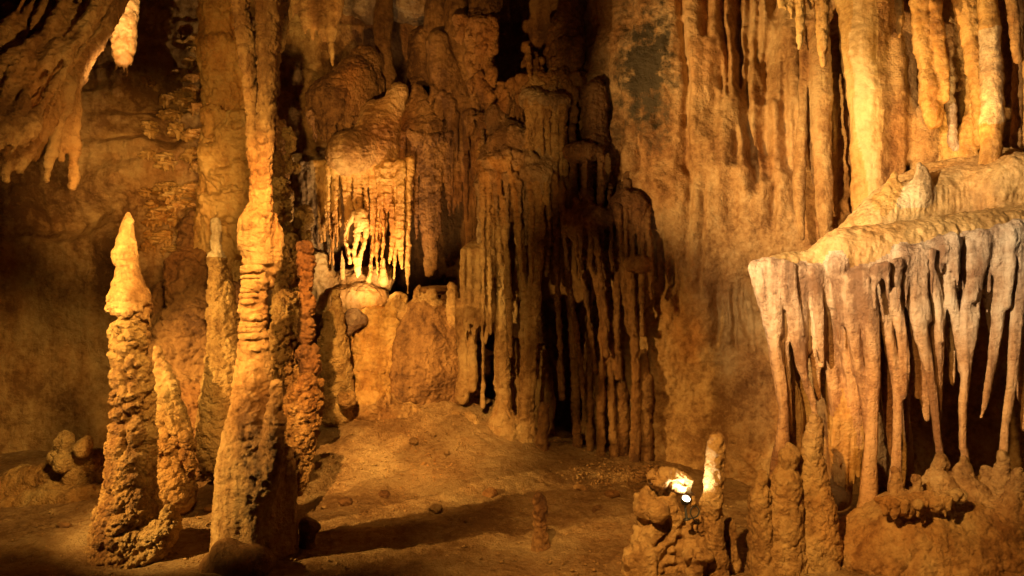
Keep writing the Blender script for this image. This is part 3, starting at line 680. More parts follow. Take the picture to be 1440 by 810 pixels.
f = Formation('central_curtain', 'large central flowstone curtain with a pale crest and long draperies reaching the floor', 'flowstone curtain', 'tan', 0.012, 0.02)
f.part('crest', 'grey')
f.px(7.05, [(672, 262, 9), (684, 235, 13), (700, 205, 16), (722, 195, 20), (745, 210, 18), (765, 232, 14)], k=.06)
f.px(7.15, [(690, 160, 12), (705, 180, 16), (725, 190, 18)], k=.08); f.px(7.1, [(745, 130, 14), (762, 140, 18), (785, 148, 16)], k=.08)
f.px(7.5, [(700, 200, 28), (735, 210, 30), (755, 240, 20)], k=.1)
for pts, Y in (([(697, 250, 11), (700, 300, 10), (702, 350, 11), (704, 430, 10), (706, 520, 12), (706, 600, 16)], 6.95),
               ([(757, 240, 11), (757, 290, 10), (755, 350, 11), (751, 420, 11), (745, 520, 11), (738, 620, 14)], 6.9),
               ([(776, 150, 8), (776, 240, 8), (772, 320, 7), (768, 390, 2)], 6.95),
               ([(712, 225, 6), (722, 270, 5), (732, 330, 5), (738, 400, 5), (741, 470, 4)], 6.88),
               ([(722, 230, 6), (728, 320, 5), (727, 400, 6), (724, 450, 7)], 6.98),
               ([(735, 225, 6), (738, 280, 6), (737, 350, 5), (734, 420, 4)], 6.95),
               ([(745, 232, 5), (750, 270, 5), (753, 300, 4)], 6.86), ([(769, 235, 5), (766, 275, 4), (760, 300, 3)], 6.86),
               ([(674, 262, 6), (676, 300, 5), (677, 345, 5)], 6.95), ([(681, 255, 6), (683, 300, 5), (684, 350, 5)], 6.92), ([(689, 250, 6), (691, 300, 6), (692, 380, 6)], 6.9),
               ([(706, 235, 5), (712, 290, 4.5), (714, 360, 4), (716, 420, 3)], 6.92),
               ([(786, 150, 7), (787, 230, 6), (790, 330, 5), (793, 400, 3)], 7.0), ([(764, 148, 6), (766, 190, 5), (767, 230, 4)], 6.95), ([(752, 140, 5), (754, 180, 4), (755, 210, 3)], 6.95),
               ([(679, 258, 4), (679, 330, 3.6), (680, 440, 3)], 6.84), ([(686, 252, 4), (687, 330, 4), (690, 470, 3)], 6.86), ([(701, 246, 4), (710, 320, 4), (716, 430, 3.4), (718, 500, 2.6)], 6.84), ([(716, 232, 4), (728, 300, 3.6), (733, 380, 3)], 6.82),
               ([(728, 228, 4), (733, 300, 3.6), (734, 480, 3), (732, 560, 4)], 6.9), ([(741, 230, 4), (747, 300, 3.8), (746, 400, 3)], 6.84), ([(749, 232, 4), (760, 290, 4), (763, 360, 3)], 6.84), ([(765, 236, 4), (772, 300, 3), (774, 345, 2)], 6.86),
               ([(781, 152, 5), (781, 260, 4), (780, 340, 3)], 6.94), ([(793, 158, 5), (797, 260, 4), (800, 360, 3)], 7.0), ([(757, 150, 4), (760, 200, 3.4), (761, 240, 3)], 6.93), ([(746, 142, 4), (747, 180, 3), (747, 205, 2)], 6.95)):
    f.part('drapery').dr(Y, [(q[0], q[1], q[2] * .8) for q in pts])
f.part('cap', 'grey').blob(703, 232, 6.97, 36, .15, 17, k=.03); f.blob(690, 250, 6.93, 22, .12, 12, k=.03)
f.part('cap', 'grey').blob(752, 246, 6.90, 24, .13, 15, k=.03); f.blob(766, 236, 6.93, 14, .1, 12, k=.03)
f.part('cap', 'grey').blob(768, 146, 6.99, 36, .15, 15, k=.03); f.blob(748, 138, 7.0, 18, .12, 14, k=.03)
f.part('cap', 'grey').blob(722, 196, 7.02, 26, .14, 14, k=.03)
f.fringe('drip', (6.92, 6.9), [(672, 262), (690, 232), (712, 218), (745, 225), (770, 240)], 30, (16, 70), (1.8, 3.2), mat='grey')
f.fringe('drip', 6.92, [(740, 148), (765, 155), (795, 158)], 18, (16, 80), (1.8, 3.2))
f.part('foot').px(6.9, [(706, 600, 18), (712, 640, 30)], k=.1); f.px(6.9, [(738, 620, 16), (740, 655, 26)], k=.1)
f.fringe('drip', 6.86, [(670, 262), (705, 250), (740, 258), (775, 246)], 22, (16, 90), (1.8, 3), vj=6, mat='grey')
f.build(d_sum(d_flow(.012, 73, 18), d_rough(.018, 12, 74), d_pop(36, .007, 174, .004)), 1)

f = Formation('flat_top_drapery', 'flat topped block of fluted drapery left of the central curtain', 'drapery', 'tan', 0.012, 0.02)
f.part('block').px(6.95, [(655, 352, 7), (670, 349, 8), (688, 352, 8)], wob=0); f.px(7.1, [(672, 360, 22), (674, 440, 24)], wob=.03)
for i in range(8):
    x = 652 + i * 5.6; f.part('flute').px(6.88 + .02 * (i % 2), [(x, 352, 4.6), (x + random.uniform(-2, 2), 400, 4.4), (x + random.uniform(-3, 3), 440, 4), (x + random.uniform(-4, 4), 455 + random.uniform(0, 28), 1.6)])
for x, y0, y1, r in ((678, 450, 572, 2.6), (697, 440, 540, 3), (664, 455, 545, 6), (650, 430, 560, 8)):
    f.part('thin_pillar').px(7.0, [(x, y0, r * 1.4), (x + 1, (y0 + y1) / 2, r), (x, y1, r * 1.2)])
f.build(d_sum(d_flow(.010, 75, 18), d_rough(.012, 12, 76)))

f = Formation('jagged_slab', 'jagged pale slab standing in the gap behind the central draperies', 'rock slab', 'tan', 0.014, 0.05)
f.part('slab'); f.px(7.35, [(728, 490, 14), (730, 560, 18), (735, 630, 20)]); f.px(7.35, [(760, 490, 6), (764, 530, 14), (762, 600, 18), (762, 650, 18)])
f.build(d_rough(.03, 7, 77))
f = Formation('stalagmite', 'stubby dark stalagmite at the right foot of the central curtain', 'stalagmite', 'brown', 0.012, 0.03)
f.part('stalagmite'); f.px(6.75, [(765, 572, 6), (765, 590, 7.5), (763, 640, 9), (762, 690, 13)])
f.build(d_pop(26, .012, 78, .01))

f = Formation('side_curtain', 'dim brown curtain of long thin draperies between the dark hollow and right wall', 'flowstone curtain', 'brown', 0.013, 0.02)
f.part('root').px(7.1, [(820, 240, 18), (845, 265, 24), (870, 280, 24), (895, 285, 18)], k=.12); f.px(6.95, [(800, 290, 12), (820, 300, 18), (850, 310, 20)], k=.1); f.px(7.0, [(835, 130, 16), (838, 200, 22)], k=.1)
for pts, Y in (([(790, 280, 6), (795, 340, 5), (803, 420, 5), (815, 500, 4), (820, 556, 3)], 6.85), ([(803, 310, 7), (812, 350, 6), (822, 400, 6), (830, 460, 5), (838, 520, 4)], 6.85),
               ([(812, 310, 8), (828, 360, 7), (842, 410, 6), (848, 480, 5), (846, 560, 6), (845, 665, 7)], 6.8), ([(830, 300, 8), (842, 350, 7), (855, 410, 6), (862, 480, 5), (868, 530, 4)], 6.78),
               ([(848, 300, 7), (850, 370, 7), (856, 440, 6), (858, 520, 6), (864, 640, 8)], 6.8), ([(870, 290, 8), (870, 370, 7), (868, 450, 6), (870, 530, 5)], 6.75),
               ([(884, 270, 9), (885, 340, 8), (888, 420, 8), (893, 500, 8), (893, 600, 9), (892, 680, 11)], 6.7), ([(878, 280, 6), (877, 350, 5), (879, 420, 5), (884, 470, 4)], 6.72),
               ([(858, 295, 5), (860, 340, 4), (862, 380, 3)], 6.7), ([(822, 220, 6), (822, 290, 5), (824, 330, 4)], 6.85), ([(806, 200, 6), (808, 270, 6), (810, 330, 5), (814, 390, 4)], 6.95),
               ([(845, 220, 6), (845, 270, 5), (846, 320, 4)], 6.8), ([(838, 470, 9), (842, 520, 11), (844, 570, 9), (846, 630, 8)], 6.95), ([(905, 520, 10), (907, 600, 12), (908, 690, 14)], 6.75), ([(780, 260, 6), (783, 380, 6), (786, 480, 5), (790, 560, 4)], 6.9), ([(797, 270, 7), (800, 400, 7), (808, 520, 7), (812, 640, 9)], 6.95), ([(826, 330, 6), (828, 430, 5), (830, 540, 5), (829, 650, 7)], 6.9), ([(838, 330, 5), (848, 420, 5), (853, 500, 4)], 6.72), ([(900, 280, 6), (903, 380, 6), (904, 470, 4)], 6.68), ([(912, 300, 5), (914, 360, 5), (916, 420, 3)], 6.62), ([(872, 540, 10), (874, 600, 12), (874, 670, 13)], 6.85)):
    f.part('drapery').dr(Y, [(q[0], q[1], q[2] * .72) for q in pts])
f.part('cap').blob(845, 306, 6.80, 44, .14, 16, k=.03); f.blob(818, 318, 6.82, 20, .11, 12, k=.03)
f.part('cap').blob(884, 282, 6.70, 24, .12, 16, k=.03)
f.part('cap').blob(818, 214, 6.90, 26, .13, 15, k=.03)
f.part('cap').blob(897, 372, 6.62, 20, .09, 11, k=.03)
f.fringe('drip', (6.9, 6.65), [(792, 300), (830, 318), (870, 300), (905, 285)], 20, (14, 70), (2, 3.6))
f.fringe('drip', 6.78, [(808, 322), (845, 318), (886, 312)], 18, (20, 90), (2, 3.4), vj=6)
f.fringe('drip', 6.64, [(866, 292), (906, 294)], 9, (20, 90), (2, 3.4), vj=5)
f.build(d_sum(d_flow(.014, 79, 16), d_rough(.018, 10, 80), d_pop(34, .006, 179, .004)), 1)

f = Formation('flowstone_dome', 'wide smooth brown flowstone dome sitting on top of the floor mound', 'flowstone dome', 'brown', 0.012, 0.06)
f.part('dome').blob(600, 508, 7.28, 50, .40, 84, k=.1); f.blob(570, 545, 7.15, 22, .25, 42, k=.12); f.blob(640, 520, 7.3, 28, .3, 72, k=.12); f.px(7.3, [(660, 450, 10), (666, 510, 13), (664, 575, 12)], k=.1); f.blob(600, 440, 7.3, 30, .25, 22, k=.1)
for pts in ([(588, 404, 4), (588, 415, 6), (590, 435, 8)], [(608, 412, 7), (608, 425, 9), (606, 445, 10)], [(635, 402, 4), (637, 425, 7), (640, 450, 9)], [(560, 418, 5), (562, 440, 8)]):
    f.part('stalagmite', 'tan').px(7.15, pts)
for i in range(11):
    x = 590 + i * 6.5; f.part('drip').px(7.0 + .012 * i, [(x, 510 + random.uniform(0, 25), 3), (x + 1, 550, 4.5), (x + 1, 575 + random.uniform(-8, 4), 3)])
f.build(d_sum(d_rough(.030, 6, 81), d_pop(38, .010, 82, .006), d_flow(.012, 181)), 1)
f = Formation('golden_flowstone', 'glossy golden flowstone spilling down left of the brown dome', 'flowstone', 'gold', 0.012, 0.06)
f.part('flow').blob(532, 505, 7.38, 46, .36, 74, k=.14); f.px(7.2, [(560, 425, 10), (548, 460, 13), (540, 510, 15), (534, 565, 18)], k=.08); f.blob(518, 560, 7.1, 40, .28, 24, k=.12); f.px(7.15, [(548, 440, 8), (550, 500, 9), (552, 550, 10)])
f.part('skirt', 'tan').px(6.95, [(478, 578, 16), (515, 578, 22), (550, 584, 22), (600, 592, 16), (660, 594, 12)], k=.12); f.px(7.1, [(525, 520, 22), (518, 560, 28)], k=.1)
f.build(d_sum(d_rough(.045, 5, 83), d_flow(.018, 84), d_pop(30, .010, 184, .01)), 1)
f = Formation('boulder', 'smooth grey boulder tucked above the golden flowstone', 'boulder', 'dusk', 0.012, 0.05)
f.part('boulder'); f.blob(500, 450, 7.1, 18, .12, 15); f.blob(490, 462, 7.1, 12, .1, 12)
f.build(d_sum(d_rough(.05, 5, 85), d_rough(.015, 16, 185)), 1)
f = Formation('rock_slab', 'flat broken rock slab leaning behind the brown dome', 'rock slab', 'brown', 0.013, 0.03)
f.part('slab'); f.blob(612, 408, 7.55, 30, .2, 7); f.blob(640, 420, 7.5, 20, .18, 8)
f.build(d_rough(.02, 7, 86))

# ------------------------------------------------------------------ right side, upper wall
f = Formation('bright_stalactites', 'row of bright yellow stalactites hanging at the top edge before the right wall', 'stalactites', 'gold', 0.0105, 0.03)
f.part('root').px(5.2, [(1085, -30, 22), (1130, -34, 26), (1175, -34, 22)])
for pts in ([(1097, -20, 5), (1098, 10, 3)], [(1106, -20, 4), (1105, 12, 2)], [(1113, -20, 5), (1113, 27, 2.4)], [(1125, -20, 8), (1126, 20, 6), (1125, 50, 4.5), (1124, 69, 2.5)], [(1155, -20, 10), (1156, 30, 8), (1158, 70, 6.5), (1158, 93, 3)], [(1140, -20, 6), (1141, 12, 2.5)]):
    f.part('stalactite').px(5.2, pts)
f.build(d_sum(d_pop(36, .008, 87, .006)))
f = Formation('stalactite', 'lone slim yellow stalactite hanging at the top above the right shelf', 'stalactite', 'gold', 0.010, 0.03)
f.part('stalactite'); f.px(5.4, [(1262, -50, 8), (1264, 0, 5.5), (1266, 30, 5), (1264, 56, 2)])
f.build(d_pop(36, .007, 88, .006))

f = Formation('wall_draperies', 'group of thick ochre draperies running down the right wall to the shelf', 'drapery', 'tan', 0.0125, 0.05)
for pts, Y in (([(1129, 40, 6), (1130, 120, 6), (1127, 200, 7), (1124, 270, 8), (1128, 335, 3)], 6.05), ([(1155, 60, 14), (1156, 140, 15), (1157, 220, 13), (1158, 290, 11), (1161, 342, 5)], 5.95),
               ([(1138, 100, 6), (1141, 200, 6), (1145, 260, 4)], 6.1), ([(1176, 60, 7), (1174, 160, 5), (1174, 300, 4)], 6.1)):
    f.part('drapery').px(Y, pts)
f.build(d_sum(d_flow(.014, 89, 14), d_rough(.012, 9, 90)))
f = Formation('wall_curtain', 'broad pinkish ochre curtain on the right wall above the shelf', 'flowstone curtain', 'tan', 0.0135, 0.06)
for pts, Y, mt in (([(1190, -50, 16), (1198, 60, 14), (1206, 160, 12), (1210, 260, 12), (1212, 320, 12)], 5.95, 'gold'), ([(1212, -50, 18), (1214, 60, 16), (1220, 160, 15), (1228, 260, 12), (1232, 310, 10)], 5.9, 'cream'),
                   ([(1236, -50, 14), (1238, 80, 14), (1238, 170, 12), (1244, 270, 12)], 5.9, 'tan'), ([(1258, 60, 12), (1260, 150, 14), (1262, 230, 12), (1262, 280, 10)], 5.9, 'tan'),
                   ([(1250, -50, 16), (1256, 40, 12), (1258, 120, 9)], 5.95, 'tan'), ([(1276, 30, 12), (1278, 120, 10), (1285, 220, 16)], 5.95, 'tan')):
    f.part('fold', mt).px(Y, pts)
f.build(d_sum(d_flow(.016, 91, 12), d_rough(.016, 8, 92)))
f = Formation('alcove_draperies', 'yellow draperies and knobby flowstone lining the alcove above the right shelf', 'drapery', 'gold', 0.0125, 0.05)
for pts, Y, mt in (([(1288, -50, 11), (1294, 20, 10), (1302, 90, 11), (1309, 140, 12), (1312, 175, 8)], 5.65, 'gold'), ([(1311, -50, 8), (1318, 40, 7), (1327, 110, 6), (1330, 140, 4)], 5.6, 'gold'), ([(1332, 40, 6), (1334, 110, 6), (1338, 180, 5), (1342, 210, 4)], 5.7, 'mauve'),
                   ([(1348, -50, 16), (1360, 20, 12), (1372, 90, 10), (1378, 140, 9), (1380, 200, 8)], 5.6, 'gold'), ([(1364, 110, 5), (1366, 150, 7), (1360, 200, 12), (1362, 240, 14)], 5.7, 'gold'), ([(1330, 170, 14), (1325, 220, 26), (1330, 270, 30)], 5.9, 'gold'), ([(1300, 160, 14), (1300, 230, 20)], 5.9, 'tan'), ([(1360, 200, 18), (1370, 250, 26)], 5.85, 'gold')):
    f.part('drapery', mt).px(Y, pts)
f.build(d_sum(d_flow(.012, 93, 15), d_pop(22, .012, 94, .008)))
f = Formation('pale_column', 'pale cylindrical column standing at the back right end of the shelf', 'column', 'pale', 0.0115, 0.04)
f.part('upper_shaft', 'gold').px(5.3, [(1384, -60, 12), (1388, 0, 12), (1391, 40, 12.5)], wob=.04)
f.part('middle_shaft').px(5.3, [(1392, 45, 13), (1394, 90, 14), (1395, 130, 14.5), (1395, 170, 14.5)], wob=.03)
f.part('lower_shaft', 'gold').px(5.3, [(1395, 175, 14), (1394, 210, 13.5), (1389, 250, 15), (1386, 290, 20)], wob=.03)
f.build(d_sum(d_ripple(.006, 95), d_rough(.008, 12, 96)))
f = Formation('edge_drapery', 'thin drapery hanging before the dark hollow right of the pale column', 'drapery', 'tan', 0.012, 0.04)
f.part('drapery').px(5.2, [(1415, -60, 8), (1422, 0, 7), (1428, 50, 6), (1432, 85, 4)]); f.part('drapery').px(5.4, [(1436, -60, 10), (1434, 60, 9), (1432, 150, 8), (1428, 205, 6)]); f.part('drapery').px(5.2, [(1450, -60, 10), (1450, 80, 10), (1448, 200, 8)])
f.build(d_sum(d_flow(.012, 97, 15), d_rough(.010, 10, 98)))

# ------------------------------------------------------------------ right shelf
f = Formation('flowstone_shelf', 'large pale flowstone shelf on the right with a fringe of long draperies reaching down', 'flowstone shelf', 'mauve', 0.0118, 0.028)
f.part('ledge', 'cream')
f.px(5.05, [(1078, 378, 14), (1110, 374, 20), (1150, 372, 22), (1185, 368, 26)], k=.10, wob=.08)
f.part('ledge_top', 'cream').px(4.93, [(1188, 366, 13), (1215, 366, 15), (1260, 360, 16), (1310, 346, 14), (1370, 334, 14), (1470, 326, 16)], k=.06, wob=.2)
f.px(5.0, [(1185, 350, 28), (1215, 352, 34), (1260, 350, 36), (1310, 338, 34), (1370, 328, 32), (1470, 322, 36)], k=.14, wob=.08)
f.px(5.4, [(1160, 370, 22), (1210, 325, 28), (1270, 300, 40), (1340, 285, 50), (1480, 270, 60)], k=.2, wob=.08)
f.px(5.75, [(1190, 350, 24), (1260, 290, 34), (1340, 265, 44), (1480, 250, 60)], k=.2, wob=.08)
f.px(4.95, [(1195, 400, 10), (1210, 392, 12), (1225, 388, 12)], k=.06)
f.part('apron').px((5.08, 4.84), [(1082, 404, 15), (1130, 412, 18), (1185, 416, 20), (1240, 412, 24), (1310, 396, 22), (1380, 378, 20), (1470, 366, 22)], k=.08, wob=.2); f.px((5.14, 4.98), [(1088, 436, 9), (1140, 446, 11), (1190, 452, 13), (1245, 452, 16), (1310, 430, 13), (1380, 408, 12), (1470, 396, 14)], k=.09, wob=.3)
f.part('shelf_stalagmite', 'gold').px(5.35, [(1257, 245, 4), (1255, 258, 8), (1250, 272, 12), (1242, 290, 16)], wob=.05)
f.part('white_nub', 'pale').px(5.25, [(1292, 232, 4), (1296, 242, 8), (1296, 258, 13), (1294, 275, 16)], wob=.08)
f.part('ledge_mound', 'cream').px(5.15, [(1400, 268, 20), (1430, 250, 28), (1480, 245, 30)], k=.1); f.px(5.3, [(1225, 318, 16), (1275, 290, 18), (1320, 272, 14)], k=.1, wob=.3)
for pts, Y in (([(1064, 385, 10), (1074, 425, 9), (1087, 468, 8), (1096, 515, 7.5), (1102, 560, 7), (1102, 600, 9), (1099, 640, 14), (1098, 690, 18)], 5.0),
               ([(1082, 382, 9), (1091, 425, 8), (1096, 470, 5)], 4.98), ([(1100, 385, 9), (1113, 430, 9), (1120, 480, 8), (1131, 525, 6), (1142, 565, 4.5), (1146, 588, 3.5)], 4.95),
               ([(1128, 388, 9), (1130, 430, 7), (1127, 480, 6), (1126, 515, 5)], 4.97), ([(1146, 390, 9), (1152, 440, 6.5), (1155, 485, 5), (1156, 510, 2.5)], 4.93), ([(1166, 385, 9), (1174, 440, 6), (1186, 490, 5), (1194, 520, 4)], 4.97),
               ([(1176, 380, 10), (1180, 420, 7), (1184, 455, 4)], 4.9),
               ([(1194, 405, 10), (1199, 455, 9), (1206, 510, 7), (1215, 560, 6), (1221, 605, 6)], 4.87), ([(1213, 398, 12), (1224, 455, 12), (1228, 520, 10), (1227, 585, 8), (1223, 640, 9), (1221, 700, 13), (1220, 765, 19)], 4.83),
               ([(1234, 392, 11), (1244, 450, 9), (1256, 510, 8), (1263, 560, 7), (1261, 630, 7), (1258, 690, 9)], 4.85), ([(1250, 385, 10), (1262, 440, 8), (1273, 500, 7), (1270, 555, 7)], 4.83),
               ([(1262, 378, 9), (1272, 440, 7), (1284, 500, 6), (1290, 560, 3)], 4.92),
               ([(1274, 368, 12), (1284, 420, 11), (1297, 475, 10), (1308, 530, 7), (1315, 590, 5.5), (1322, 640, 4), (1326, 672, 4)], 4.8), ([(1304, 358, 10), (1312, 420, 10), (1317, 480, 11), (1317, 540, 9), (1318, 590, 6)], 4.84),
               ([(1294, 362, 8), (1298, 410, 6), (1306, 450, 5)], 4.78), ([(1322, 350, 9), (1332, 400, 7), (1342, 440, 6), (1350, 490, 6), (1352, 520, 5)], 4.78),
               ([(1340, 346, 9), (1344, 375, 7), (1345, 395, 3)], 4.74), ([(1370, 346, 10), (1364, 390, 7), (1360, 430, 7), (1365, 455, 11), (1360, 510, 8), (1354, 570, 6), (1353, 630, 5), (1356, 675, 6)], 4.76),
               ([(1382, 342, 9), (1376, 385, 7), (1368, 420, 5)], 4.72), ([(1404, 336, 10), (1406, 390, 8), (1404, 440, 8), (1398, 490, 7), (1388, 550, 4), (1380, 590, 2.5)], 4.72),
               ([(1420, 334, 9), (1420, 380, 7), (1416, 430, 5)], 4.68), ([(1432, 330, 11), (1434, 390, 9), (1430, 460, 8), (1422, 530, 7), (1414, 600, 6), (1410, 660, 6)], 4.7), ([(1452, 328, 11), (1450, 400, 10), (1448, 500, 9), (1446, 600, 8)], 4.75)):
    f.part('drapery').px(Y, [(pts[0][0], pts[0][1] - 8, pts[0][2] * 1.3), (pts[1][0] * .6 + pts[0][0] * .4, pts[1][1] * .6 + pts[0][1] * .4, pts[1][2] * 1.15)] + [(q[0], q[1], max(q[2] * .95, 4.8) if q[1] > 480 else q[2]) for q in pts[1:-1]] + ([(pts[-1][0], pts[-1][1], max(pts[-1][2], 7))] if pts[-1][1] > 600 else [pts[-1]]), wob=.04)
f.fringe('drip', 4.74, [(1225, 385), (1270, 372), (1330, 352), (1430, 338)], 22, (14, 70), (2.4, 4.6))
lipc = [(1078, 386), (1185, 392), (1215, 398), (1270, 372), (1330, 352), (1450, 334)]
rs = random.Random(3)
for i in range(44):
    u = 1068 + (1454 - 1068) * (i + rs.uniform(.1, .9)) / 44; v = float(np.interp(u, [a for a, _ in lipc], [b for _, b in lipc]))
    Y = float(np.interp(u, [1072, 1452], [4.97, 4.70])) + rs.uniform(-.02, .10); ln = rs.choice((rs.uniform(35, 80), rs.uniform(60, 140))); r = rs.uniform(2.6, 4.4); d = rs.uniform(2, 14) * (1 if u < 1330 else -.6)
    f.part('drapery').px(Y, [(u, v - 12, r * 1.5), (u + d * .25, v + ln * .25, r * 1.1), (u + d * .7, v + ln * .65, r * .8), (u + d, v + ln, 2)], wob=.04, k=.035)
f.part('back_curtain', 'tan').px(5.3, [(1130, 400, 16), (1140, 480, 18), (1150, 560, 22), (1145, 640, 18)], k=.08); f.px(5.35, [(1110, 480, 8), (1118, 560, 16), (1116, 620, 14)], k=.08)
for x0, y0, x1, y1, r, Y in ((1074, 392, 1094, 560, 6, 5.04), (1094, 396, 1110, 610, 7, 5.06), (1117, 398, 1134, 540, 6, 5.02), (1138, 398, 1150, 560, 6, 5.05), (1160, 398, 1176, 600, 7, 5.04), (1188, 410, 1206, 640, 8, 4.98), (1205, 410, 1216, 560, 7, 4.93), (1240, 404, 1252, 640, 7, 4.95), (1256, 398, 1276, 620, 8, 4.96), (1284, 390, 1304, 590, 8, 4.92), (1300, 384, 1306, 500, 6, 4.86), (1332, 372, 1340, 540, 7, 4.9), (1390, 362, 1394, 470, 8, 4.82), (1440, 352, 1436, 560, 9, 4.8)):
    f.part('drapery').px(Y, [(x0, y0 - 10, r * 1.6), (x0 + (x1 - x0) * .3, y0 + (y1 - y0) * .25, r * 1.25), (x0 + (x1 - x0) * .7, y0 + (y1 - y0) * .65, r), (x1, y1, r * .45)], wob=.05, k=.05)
f.part('rear_sheet', 'tan').px(5.2, [(1085, 430, 10), (1100, 500, 14), (1112, 600, 16), (1108, 690, 18)], k=.08); f.px(5.15, [(1170, 410, 16), (1178, 500, 18), (1182, 600, 18), (1180, 700, 18)], k=.08); f.px(5.12, [(1205, 420, 14), (1215, 520, 15), (1232, 620, 15), (1238, 700, 16)], k=.08); f.px(5.15, [(1240, 410, 13), (1256, 520, 13), (1272, 620, 12), (1275, 690, 14)], k=.08)
f.part('gold_curtain', 'gold').px(5.05, [(1200, 540, 10), (1188, 580, 16), (1182, 620, 16), (1190, 670, 12)], k=.06)
for x, y1 in ((1172, 640), (1180, 660), (1190, 690), (1200, 680), (1208, 670)):
    f.px(4.98, [(x + 4, 590, 5), (x, 630, 4), (x, y1, 1.8)])
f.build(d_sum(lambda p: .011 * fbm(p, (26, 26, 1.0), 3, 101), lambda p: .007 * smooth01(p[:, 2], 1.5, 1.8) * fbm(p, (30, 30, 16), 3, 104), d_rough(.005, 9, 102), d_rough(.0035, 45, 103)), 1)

f = Formation('flowstone_mound', 'brown flowstone mound with pointed feet and a dripping rim below the right shelf', 'flowstone mound', 'tan', 0.0122, 0.07)
f.part('mound').blob(1335, 790, 4.72, 165, .48, 98, k=.15); f.blob(1250, 790, 4.6, 70, .3, 50, k=.12); f.blob(1420, 740, 4.75, 90, .4, 60, k=.12)
f.blob(1290, 770, 4.62, 80, .27, 64, k=.1); f.px(4.42, [(1238, 704, 8), (1275, 708, 10), (1310, 706, 10), (1350, 698, 9)], k=.05, wob=.2)
for x, y0, r, Y in ((1322, 640, 22, 4.72), (1356, 646, 24, 4.7), (1260, 662, 15, 4.72), (1290, 672, 13, 4.62), (1385, 660, 12, 4.72), (1410, 640, 15, 4.68)):
    f.part('foot').px(Y, [(x, y0, 5), (x, y0 + 20, r * .5), (x, y0 + 42, r * .9), (x, y0 + 75, r * 1.3)], k=.08)
f.part('right_stalagmite').px(4.5, [(1432, 664, 8), (1428, 680, 13), (1424, 694, 11), (1424, 715, 17), (1426, 735, 15), (1430, 775, 24)], wob=.12)
f.fringe('drip', (4.38, 4.36), [(1240, 708), (1290, 713), (1346, 704)], 14, (10, 24), (2.4, 3.8), k=.02)
f.build(d_sum(d_rough(.022, 8, 104), d_pop(26, .012, 105, .01)), 1)

# stalagmite cluster in front of the shelf's left end
def stalagmite(label, Y, pts, mat='tan', cup=None, seed=0, extra=None):
    f = Formation('stalagmite', label, 'stalagmite', mat, 0.0108, 0.03)
    n = len(pts); h = max(2, n // 2)
    f.part('tip').px(Y, pts[:h + 1], wob=.05); f.part('shaft').px(Y, pts[h:], wob=.07)
    if extra: f.part('lobe'); f.px(Y, extra)
    f.build(d_sum(d_pop(38, .008, 110 + seed, .010), d_rough(.016, 9, 111 + seed), d_rough(.006, 40, 112 + seed)), 1)
stalagmite('tallest tan stalagmite with a cup shaped tip under the shelf draperies', 4.6, [(1147, 592, 9), (1146, 606, 11), (1143, 628, 15), (1142, 648, 16), (1144, 690, 25), (1144, 740, 32), (1144, 830, 37)], seed=1)
stalagmite('stout stalagmite with a round bulb top left of the cup tipped one', 4.55, [(1110, 632, 8), (1109, 643, 14), (1108, 656, 12), (1104, 680, 21), (1104, 740, 28), (1106, 830, 33)], seed=2)
stalagmite('thin hollow tipped stalagmite at the left edge of the shelf cluster', 4.5, [(1073, 666, 6), (1073, 678, 8), (1070, 700, 12), (1072, 740, 13), (1076, 830, 16)], seed=3)
stalagmite('low pointed stalagmite leaning at the far left of the shelf cluster', 4.6, [(1060, 693, 4), (1060, 705, 7), (1062, 730, 9), (1066, 830, 12)], seed=4)
stalagmite('small lone grey brown stalagmite on the open floor in the centre', 4.85, [(757, 698, 4.5), (757, 704, 7), (758, 720, 8.5), (760, 740, 9.5), (761, 782, 13)], 'brown', seed=5)

# loose stones and grit
stones = []
for q in range(5):
    f = Formation('stone', 'small loose stone lying on the bare cave floor', 'stone', ('mud', 'brown', 'tan')[q % 3], 0.011, 0.02, 'loose stones on the cave floor')
    f.part('stone'); c = (0, 0, 0); f.prims.append(('e', (np.zeros(3), np.array([.05, .04, .032]) * random.uniform(.8, 1.2)), 0, .02)); f.prims.append(('e', (np.array([.025, .012, -.004]), np.array([.032, .03, .026])), 0, .01))
    stones.append(f.build(d_sum(d_rough(.016, 14, 200 + q), d_rough(.012, 30, 210 + q)), 1))
SP = [(590, 592), (650, 598), (705, 640), (628, 640), (540, 700), (560, 668), (605, 690), (470, 655), (655, 735), (690, 700), (520, 640), (735, 680), (455, 715), (470, 722), (486, 712), (612, 720), (840, 720), (300, 720), (268, 700), (90, 745), (60, 760), (700, 600), (640, 585), (580, 625), (470, 600), (720, 735), (860, 700), (815, 690)]
def ground_at(px, py):
    y = 4.3
    while y < 9:
        p = P(px, py, y)
        if p[2] <= floor_z(np.array([p[0]]), np.array([y]))[0]: return p
        y += .02
    return P(px, py, 6)
for n_, (a_, b_) in enumerate(SP):
    p = ground_at(a_, b_); o = stones[n_] if n_ < 5 else stones[n_ % 5].copy()
    if n_ >= 5: sc.collection.objects.link(o)
    k_ = random.uniform(.45, 1.3); o.scale = (k_, k_, k_ * random.uniform(.7, 1)); o.location = (p[0], p[1], p[2] - .005); o.rotation_euler = (random.uniform(-.3, .3), random.uniform(-.3, .3), random.uniform(0, 6))
